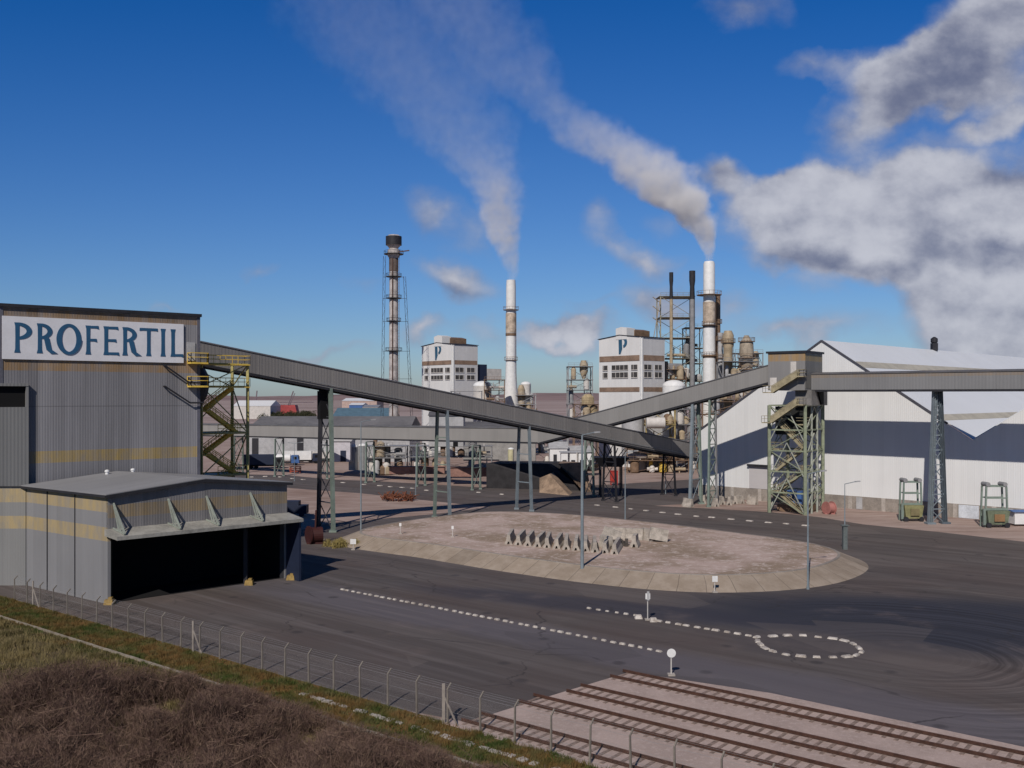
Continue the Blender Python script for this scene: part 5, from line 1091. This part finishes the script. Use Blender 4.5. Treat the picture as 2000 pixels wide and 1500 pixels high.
def drum(mb, g): mb.tube((g.x-.5, g.y, 1.0), (g.x+.5, g.y+.4, 1.0), .95, 24); mb.tube((g.x-.62, g.y-.05, 1.0), (g.x-.5, g.y, 1.0), 1.15, 24); mb.tube((g.x+.5, g.y+.4, 1.0), (g.x+.62, g.y+.45, 1.0), 1.15, 24); mb.box(g.x, g.y+.2, 0, 1.8, 1.0, .2)
simple('cable_drum', 'red drum with white spot standing right of the lattice tower', 'cable drum', 1620, 1004, drum, mat('faded_red', (.40, .17, .15), .7, var=.2))
def drum2(mb, g): mb.tube((g.x-.8, g.y, 1.15), (g.x+.8, g.y+.6, 1.15), 1.1, 24); mb.tube((g.x-.95, g.y-.1, 1.15), (g.x-.8, g.y, 1.15), 1.3, 24); mb.box(g.x, g.y+.3, 0, 2.2, 1.4, .25); mb.bar((g.x, g.y, 2.2), (g.x+.1, g.y, 4.6), .2)
simple('dark_red_drum', 'dark red drum between the tallest pair of conveyor legs', 'drum', 616, 1062, drum2, mat('dark_red', (.05, .014, .013), .6))
def rheap(mb, g):
    random.seed(5)
    for k in range(150):
        a = random.uniform(-3.0, 3.0); b2 = random.uniform(-1.5, 1.5); p = Vector((g.x+a, g.y+b2, random.uniform(.05, .9))); d = Vector((random.uniform(-1, 1), random.uniform(-.6, .6), random.uniform(-.05, .9))); mb.bar(p, p+d*random.uniform(.8, 1.8), random.uniform(.06, .2))
simple('scrap_heap', 'heap of rusty scrap steel bars on the pink gravel', 'scrap heap', 776, 978, rheap, M_rust)
def parked(mb, g): mb.box(g.x, g.y, .5, 4.4, 2.0, 1.4); mb.box(g.x-.3, g.y, 1.9, 2.4, 1.8, .7); [mb.tube((g.x+dx, g.y-1.1, .45), (g.x+dx, g.y-.8, .45), .45, 14) for dx in (-1.4, 1.4)]
simple('dark_machine', 'dark machine parked behind the right end of the shed canopy', 'machine', 575, 1008, parked, M_navy)
# green loader frames in front of the warehouse
def loader(label, px, py, mb_body, gm, wide):
    g = G(px, py); T = thing('bag_filling_frame', label, 'filling machine', (g.x, g.y, 0), 'green machines before the warehouse'); w = wide
    mb = MB()
    for s in (-1, 1):
        for dy in (0, 1.4): mb.bar((g.x+s*w, g.y+dy, 0), (g.x+s*w*.88, g.y+dy, 6.3), .24)
    for z in (6.3, 4.5): mb.bar((g.x-w*.92, g.y, z), (g.x+w*.92, g.y, z), .2); mb.bar((g.x-w*.92, g.y+1.4, z), (g.x+w*.92, g.y+1.4, z), .2)
    mb.bar((g.x-w, g.y, 2.8), (g.x+w, g.y, 2.8), .3); mb.build('frame', M_steelg, T)
    for s in (-1, 1): mb = MB(); mb.tube((g.x+s*w*.75, g.y-.2, 6.6), (g.x+s*w*.75, g.y+1.6, 6.6), .34, 14); mb.build('roller', M_grey, T)
    mb = MB(); mb.hexa([(g.x-w*.8, g.y-.6, .5), (g.x+w*.8, g.y-.6, .5), (g.x+w*.8, g.y+1.6, .5), (g.x-w*.8, g.y+1.6, .5)], [(g.x-w, g.y-.8, 2.6), (g.x+w, g.y-.8, 2.6), (g.x+w, g.y+1.8, 2.6), (g.x-w, g.y+1.8, 2.6)]); mb.build('hopper', mb_body, T)
    mb = MB(); mb.box(g.x+.1, g.y-.85, 1.0, w*.9, .12, 1.1); mb.build('front_plate', gm, T)
    for s in (-1, 1): mb = MB(); mb.tube((g.x+s*w*.8, g.y-.7, .4), (g.x+s*w*.8, g.y-.35, .4), .4, 14); mb.build('wheel', M_dark, T)
    mb = MB(); mb.bar((g.x-w*1.15, g.y-.3, .4), (g.x-w*1.15, g.y-.3, 2.9), .35); mb.build('side_post', M_steelg, T)
loader('olive machine with a tall open frame, left of the blue grey trestle', 1782, 1018, mat('olive_green', (.27, .26, .13), .6, var=.25), mat('olive2', (.20, .17, .09), .6), 1.55)
loader('green machine with an orange plate and tall frame, right of the blue grey trestle', 1946, 1030, mat('machine_green', (.16, .19, .13), .6, var=.3), mat('orange_plate', (.27, .16, .08), .6), 1.75)
shed('small white and blue box before the plinth at the right edge', 1982, 2030, 151, 1000, 1024, 2, M_white, M_blue, .1, name='small_cabin', cat='cabin')

# worn facade details of the warehouse: gutters, downpipes, a door and wall lamps
for t in (31.0, 56.0):
    mb = MB(); mb.extr([(*WF(t, -.2), .05), (*WF(t+1.1, -.2), .05), (*WF(t+1.1, -.2), 2.15), (*WF(t, -.2), 2.15)], (.705*.12, .709*.12, 0)); mb.build('door', M_lgrey, WH)
# cable trays and small walkway along the sloping conveyor
mb = MB(); gb = [o for o in bpy.data.objects if o.name == 'conveyor_gallery'][0]
for t in range(-8, 84, 1):
    q = P1_(t)+Vector((-B[0]*1.62, -B[1]*1.62, .0))
    if t % 3 == 0: mb.bar(q+Vector((0, 0, .45)), q+Vector((B[0]*.2, B[1]*.2, .45)), .06)
mb.tube(P1_(-8)+Vector((-B[0]*1.66, -B[1]*1.66, .42)), P1_(83)+Vector((-B[0]*1.66, -B[1]*1.66, .42)), .06, 6); mb.build('cable_pipe', M_galv, gb)
# ------------------------------------------------------------------ harbour behind at the left
CR = thing('port_crane', 'red ship loader crane with a raised jib, far away between stair tower and first legs', 'crane', (W(553, 950), 950, 0)); Yc = 950
mb = MB(); mb.add([(W(532, Yc), Yc, 0), (W(582, Yc), Yc, 0), (W(582, Yc), Yc+12, 0), (W(532, Yc), Yc+12, 0), (W(545, Yc), Yc, ZP(791, Yc)), (W(576, Yc), Yc, ZP(791, Yc)), (W(576, Yc), Yc+12, ZP(791, Yc)), (W(545, Yc), Yc+12, ZP(791, Yc))], [(3, 2, 1, 0), (4, 5, 6, 7), (0, 1, 5, 4), (1, 2, 6, 5), (2, 3, 7, 6), (3, 0, 4, 7)]); mb.build('hull', mat('far_red', (.40, .07, .07), .6, var=.2, scale=.05), CR)
mb = MB(); mb.bar((W(563, Yc), Yc, ZP(791, Yc)), (W(573, Yc), Yc, ZP(764, Yc)), 1.0); mb.bar((W(566, Yc), Yc, ZP(791, Yc)), (W(576, Yc), Yc, ZP(768, Yc)), .7); mb.bar((W(540, Yc), Yc, ZP(786, Yc)), (W(612, Yc), Yc, ZP(786, Yc)), .9); mb.build('jib', mat('far_steel', (.17, .13, .15), .6), CR)
CR2 = thing('distant_crane', 'thin grey crane jib far away just right of the stair tower', 'crane', (W(498, 1100), 1100, 0))
mb = MB(); mb.bar((W(497, 1100), 1100, 0), (W(502, 1100), 1100, ZP(763, 1100)), 1.1); mb.bar((W(490, 1100), 1100, ZP(785, 1100)), (W(508, 1100), 1100, ZP(784, 1100)), 1.6); mb.build('jib', mat('far_steel', ()), CR2)
#@@PLANTS@@
# ------------------------------------------------------------------ vegetation
import numpy as np
rng = np.random.default_rng(4)
def leaf_mat(name, cols, sc=.25, sc2=3.0, rough=.9):
    m = bpy.data.materials.new(name); m.use_nodes = True; t = NT(m.node_tree); b = t.n['Principled BSDF']
    pos = t.new('ShaderNodeNewGeometry').outputs['Position']; n1 = t.noise(pos, sc, 5, .6); n2 = t.noise(pos, sc2, 3, .6)
    c = t.mix(t.rng(n1, .38, .62), cols[0]+(1,), cols[1]+(1,)); c = t.mix(t.rng(n2, .45, .7), c, cols[2]+(1,))
    t.put(b.inputs['Base Color'], c); b.inputs['Roughness'].default_value = rough; b.inputs['Specular IOR Level'].default_value = .1
    return m
def tri_mesh(name, V, m, label, cat=None, kind=None, group=None, origin=None):
    """V: (n,3,3) thin triangles"""
    n_ = len(V); me = bpy.data.meshes.new(name); o0 = np.array(origin if origin is not None else (0, 0, 0)); co = (V.reshape(-1, 3)-o0).astype(np.float32)
    me.vertices.add(3*n_); me.vertices.foreach_set('co', co.ravel()); me.loops.add(3*n_); me.loops.foreach_set('vertex_index', np.arange(3*n_, dtype=np.int32))
    me.polygons.add(n_); me.polygons.foreach_set('loop_start', np.arange(0, 3*n_, 3, dtype=np.int32)); me.update(calc_edges=True)
    me.materials.append(m); o = bpy.data.objects.new(name, me); COL.objects.link(o); o.location = tuple(o0); return tag(o, label, cat, group, kind)
def twigs(cx, cy, z0, rad, hgt, n_, wd=.03, spread=1.0):
    """bare twiggy bush: stems fan out from the base, fine twigs cloud the crown"""
    k1 = n_//4; out_ = []
    th = rng.uniform(0, 2*pi, n_); el = rng.uniform(.05, 1, n_)**.6; rr = rad*np.sqrt(rng.uniform(0, 1, n_))
    top = np.stack([cx+rr*np.cos(th), cy+rr*np.sin(th), z0+hgt*(np.sqrt(np.clip(1-(rr/rad)**2*.85, 0, 1)))*(el*.85+.15)], 1)
    L = rng.uniform(.35, .9, n_); L[:k1] = hgt*.9
    dirv = np.stack([np.cos(th)*rng.uniform(.0, .9, n_), np.sin(th)*rng.uniform(.0, .9, n_), rng.uniform(.4, 1.1, n_)], 1)+rng.normal(0, .25, (n_, 3)); dirv /= np.linalg.norm(dirv, axis=1)[:, None]
    base = top-dirv*L[:, None]; base[:, 2] = np.maximum(base[:, 2], z0)
    side = rng.normal(0, 1, (n_, 3)); side -= (side*dirv).sum(1)[:, None]*dirv; side /= np.linalg.norm(side, axis=1)[:, None]; w_ = rng.uniform(.5, 1.3, n_)*wd
    return np.stack([base-side*w_[:, None], base+side*w_[:, None], top], 1)
def dn_xy(t, n_): return D[0]*t+N[0]*n_, D[1]*t+N[1]*n_
M_brush = leaf_mat('bare_brush', [(.140, .090, .072), (.090, .056, .048), (.20, .14, .10)], .22, 2.5)
M_brush2 = leaf_mat('bare_brush_olive', [(.10, .08, .045), (.07, .05, .04), (.13, .11, .06)], .3, 2.0)
Vs = []
for k in range(290):
    t_ = rng.uniform(-59, -16); n_ = 38.5-rng.uniform(0, 1)**1.2*19; h_ = 2.35+.8*sin(t_*.55)*sin(n_*.7+1)+rng.uniform(-.45, .45)
    h_ = min(h_, .7+(39.4-n_)*.5)
    x, y = dn_xy(t_, n_); Vs.append(twigs(x, y, 0, rng.uniform(1.3, 2.2), h_, 1300, .015))
tri_mesh('brushwood', np.concatenate(Vs), M_brush, 'dense bare purplish brown thicket filling the bottom of the picture', kind='stuff')
for i, (px, py, r, h_, lab) in enumerate(((70, 1385, 4.2, 3.7, 'big bare brown bush at the left edge above the dry grass'), (165, 1368, 3.6, 3.4, 'second big bare brown bush, right of the one at the left edge'), (240, 1380, 3.0, 3.0, 'bare brown bush between the big left bushes and the thicket'),
                                   (30, 1440, 1.2, 1.0, 'small bare bush low in the dry grass at the left edge'))):
    g = G(px, py); tri_mesh('bare_bush', np.concatenate([twigs(g.x+rng.normal(0, r*.4), g.y+rng.normal(0, r*.35), 0, r*.62, h_*rng.uniform(.7, 1.0), 1900, .015) for _ in range(5)]), M_brush if i < 3 else M_brush2, lab, 'bush', group='bare bushes at the left', origin=(g.x, g.y, 0))
def grass(t0, t1, n0, n1, cnt, h0, h1, clump=.0, zz=.01, msk=None):
    t_ = rng.uniform(t0, t1, cnt); n_ = rng.uniform(n0, n1, cnt)
    if clump:
        cen = np.stack([rng.uniform(t0, t1, int(clump)), rng.uniform(n0, n1, int(clump))], 1); c = cen[rng.integers(0, len(cen), cnt)]; q = c+rng.normal(0, .22, (cnt, 2)); keep = rng.uniform(0, 1, cnt) < .75
        t_ = np.where(keep, q[:, 0], t_); n_ = np.where(keep, np.clip(q[:, 1], n0, n1), n_)
    x = D[0]*t_+N[0]*n_; y = D[1]*t_+N[1]*n_; h_ = rng.uniform(h0, h1, cnt); w_ = rng.uniform(.012, .03, cnt); a = rng.uniform(0, pi, cnt)
    b0 = np.stack([x-w_*np.cos(a), y-w_*np.sin(a), np.full(cnt, zz)], 1); b1 = np.stack([x+w_*np.cos(a), y+w_*np.sin(a), np.full(cnt, zz)], 1)
    tp_ = np.stack([x+rng.normal(0, .35, cnt)*h_, y+rng.normal(0, .35, cnt)*h_, zz+h_], 1); return np.stack([b0, b1, tp_], 1)
M_vg = leaf_mat('verge_grass', [(.05, .075, .02), (.15, .09, .035), (.13, .115, .05)], .32, 1.2)
M_dg = leaf_mat('dry_grass', [(.21, .165, .075), (.13, .11, .05), (.26, .205, .11)], .25, 1.6)
tri_mesh('verge_grass', np.concatenate([grass(-112, -8, 40.15, 43.9, 90000, .10, .34, 900), grass(-112, -8, 38.2, 39.7, 30000, .08, .25, 300)]), M_vg, 'green and orange weedy grass strip below the wire fence', kind='stuff')
tri_mesh('dry_grass', np.concatenate([grass(-112, -50, 22, 39.2, 130000, .15, .6, 520), grass(-60, -10, 34, 38.6, 26000, .12, .35, 300)]), M_dg, 'dry yellowish grass left of the brown thicket', kind='stuff')
# fringe weeds in the yard
g = G(665, 1068); tri_mesh('dry_tuft', np.concatenate([twigs(g.x+rng.normal(0, .9), g.y+rng.normal(0, .7), 0, .8, 1.3, 260, .03) for _ in range(9)]), leaf_mat('yellow_weed', [(.30, .24, .09), (.22, .17, .06), (.34, .29, .13)]), 'yellowish weed tuft at the foot of the tallest conveyor legs', 'weeds', origin=(g.x, g.y, 0))
Vt = []
for k in range(60): x_ = W(rng.uniform(500, 612), 905); Vt.append(twigs(x_, 900+rng.uniform(0, 12), 0, rng.uniform(2.5, 5), rng.uniform(5, 9), 220, .35))
tri_mesh('far_trees', np.concatenate(Vt), leaf_mat('far_foliage', [(.035, .045, .025), (.06, .06, .035), (.09, .08, .05)], .05, .3), 'dark far row of trees before the red port crane', kind='stuff')
Vt = []
for k in range(70): x_ = W(rng.uniform(1040, 1110), 700)+rng.uniform(-3, 3); Vt.append(twigs(x_, 700+rng.uniform(0, 60), 0, rng.uniform(2, 5), rng.uniform(2, 5), 120, .3))
tri_mesh('far_scrub', np.concatenate(Vt), leaf_mat('far_brush', [(.11, .08, .06), (.07, .06, .05), (.15, .12, .09)], .05, .3), 'far brown scrub in the gap between the two prill towers', kind='stuff')

# ------------------------------------------------------------------ smoke plumes (real volumes)
def plume(label, Y, rows, dens, dmax, seed):
    """rows: (row, centre column, radius px) bottom to top; dens: (row, relative density)"""
    k = Y/F; Z = [ZP(r[0], Y) for r in rows]; X = [W(r[1], Y) for r in rows]; Rr = [r[2]*k for r in rows]; z0, z1 = Z[0], Z[-1]
    xmn, xmx = min(X)-1, max(X)+1; rmx = max(Rr)*1.05
    mb = MB(); prof = []; ns = 20
    for z, x, r in zip(Z, X, Rr): prof.append([(x+(r*1.45+.4)*cos(2*pi*i/ns), Y+(r*1.45+.4)*sin(2*pi*i/ns), z) for i in range(ns)])
    vs = [q for p in prof for q in p]; fs = []
    for a in range(len(prof)-1): fs += [(a*ns+i, a*ns+(i+1) % ns, (a+1)*ns+(i+1) % ns, (a+1)*ns+i) for i in range(ns)]
    fs += [tuple(range(ns-1, -1, -1)), tuple(range((len(prof)-1)*ns, len(prof)*ns))]; mb.add(vs, fs)
    m = bpy.data.materials.new('smoke'); m.use_nodes = True; t = NT(m.node_tree); t.n.clear()
    pos = t.new('ShaderNodeNewGeometry').outputs['Position']
    wn = t.new('ShaderNodeTexNoise'); t.put(wn.inputs['Vector'], t.vm('ADD', pos, (seed, seed*2, 0))); wn.inputs['Scale'].default_value = .07; wn.inputs['Detail'].default_value = 3
    x, y, z = t.sep(pos)
    zn = t.math('DIVIDE', t.math('SUBTRACT', z, z0), z1-z0, clamp=True)
    def fc(vals, zz=Z):
        n_ = t.new('ShaderNodeFloatCurve'); c = n_.mapping.curves[0]; pts = [((a-z0)/(z1-z0), v) for a, v in zip(zz, vals)]
        c.points[0].location = pts[0]; c.points[-1].location = pts[-1]
        for p in pts[1:-1]: c.points.new(*p)
        n_.mapping.update(); t.put(n_.inputs[1], zn); n_.inputs[0].default_value = 1; return n_.outputs[0]
    cx = t.math('ADD', t.math('MULTIPLY', fc([(q-xmn)/(xmx-xmn) for q in X]), xmx-xmn), xmn)
    rr = t.math('MULTIPLY', fc([q/rmx for q in Rr]), rmx)
    dd = fc([d[1] for d in dens], [ZP(d[0], Y) for d in dens])
    w = t.vm('SUBTRACT', wn.outputs['Color'], (.5, .5, .5)); wx, wy, wz = t.sep(w)
    dx = t.math('ADD', t.math('SUBTRACT', x, cx), t.math('MULTIPLY', wx, t.math('MULTIPLY', rr, 1.3))); dy = t.math('SUBTRACT', y, Y)
    dist = t.math('DIVIDE', t.math('SQRT', t.math('ADD', t.math('MULTIPLY', dx, dx), t.math('MULTIPLY', dy, dy))), rr)
    nz = t.noise(t.vm('ADD', pos, t.vm('SCALE', w, 7)), .16, 5, .58)
    nb = t.noise(t.vm('ADD', pos, (seed*3, 0, seed)), .045, 3, .5)
    v = t.math('ADD', t.math('SUBTRACT', 1.3, dist), t.math('MULTIPLY', t.math('SUBTRACT', nz, .50), 2.9)); v = t.math('ADD', v, t.math('MULTIPLY', t.math('SUBTRACT', nb, .5), .8))
    v = t.math('MULTIPLY', t.rng(v, .02, .75), t.rng(dist, 1.4, 1.0))
    v = t.math('MULTIPLY', v, t.rng(t.noise(pos, .34, 3, .6), .30, .62, .35, 1.0)); den = t.math('MULTIPLY', t.math('MULTIPLY', v, dd), dmax)
    pv = t.new('ShaderNodeVolumePrincipled'); pv.inputs['Color'].default_value = (.985, .985, .99, 1); t.put(pv.inputs['Density'], den); pv.inputs['Anisotropy'].default_value = -.1
    o = t.new('ShaderNodeOutputMaterial'); t.l.new(pv.outputs[0], o.inputs[1])
    m.cycles.volume_step_rate = .8 if hasattr(m, 'cycles') and hasattr(m.cycles, 'volume_step_rate') else 1
    ob = mb.build('smoke_plume', m, None, label, cat='smoke', group='smoke plumes from the white stacks'); return ob
plume('thick pale smoke rising from the tallest white stack and drifting left', 285,
      [(512, 1386, 8), (490, 1385, 12), (465, 1379, 20), (440, 1366, 32), (410, 1344, 48), (370, 1310, 64), (330, 1266, 74), (290, 1208, 74), (250, 1138, 72), (210, 1078, 64), (150, 1015, 75), (80, 965, 88), (0, 905, 98), (-70, 860, 105)],
      [(512, .4), (490, .65), (440, 1), (400, .85), (370, .55), (330, .26), (290, .13), (250, .06), (210, .036), (150, .026), (80, .019), (0, .015), (-70, .0)], .50, 3.0)
plume('thinner smoke rising almost straight from the left white stack', 345,
      [(548, 1000, 8), (520, 1000, 14), (490, 993, 22), (450, 982, 33), (410, 976, 42), (370, 968, 54), (330, 952, 66), (280, 918, 90), (230, 876, 112), (170, 826, 132), (100, 765, 146), (0, 690, 158), (-70, 655, 160)],
      [(548, .5), (520, .8), (490, 1), (450, .85), (410, .6), (370, .32), (330, .14), (280, .06), (230, .038), (170, .028), (100, .021), (0, .016), (-70, 0)], .18, 9.0)
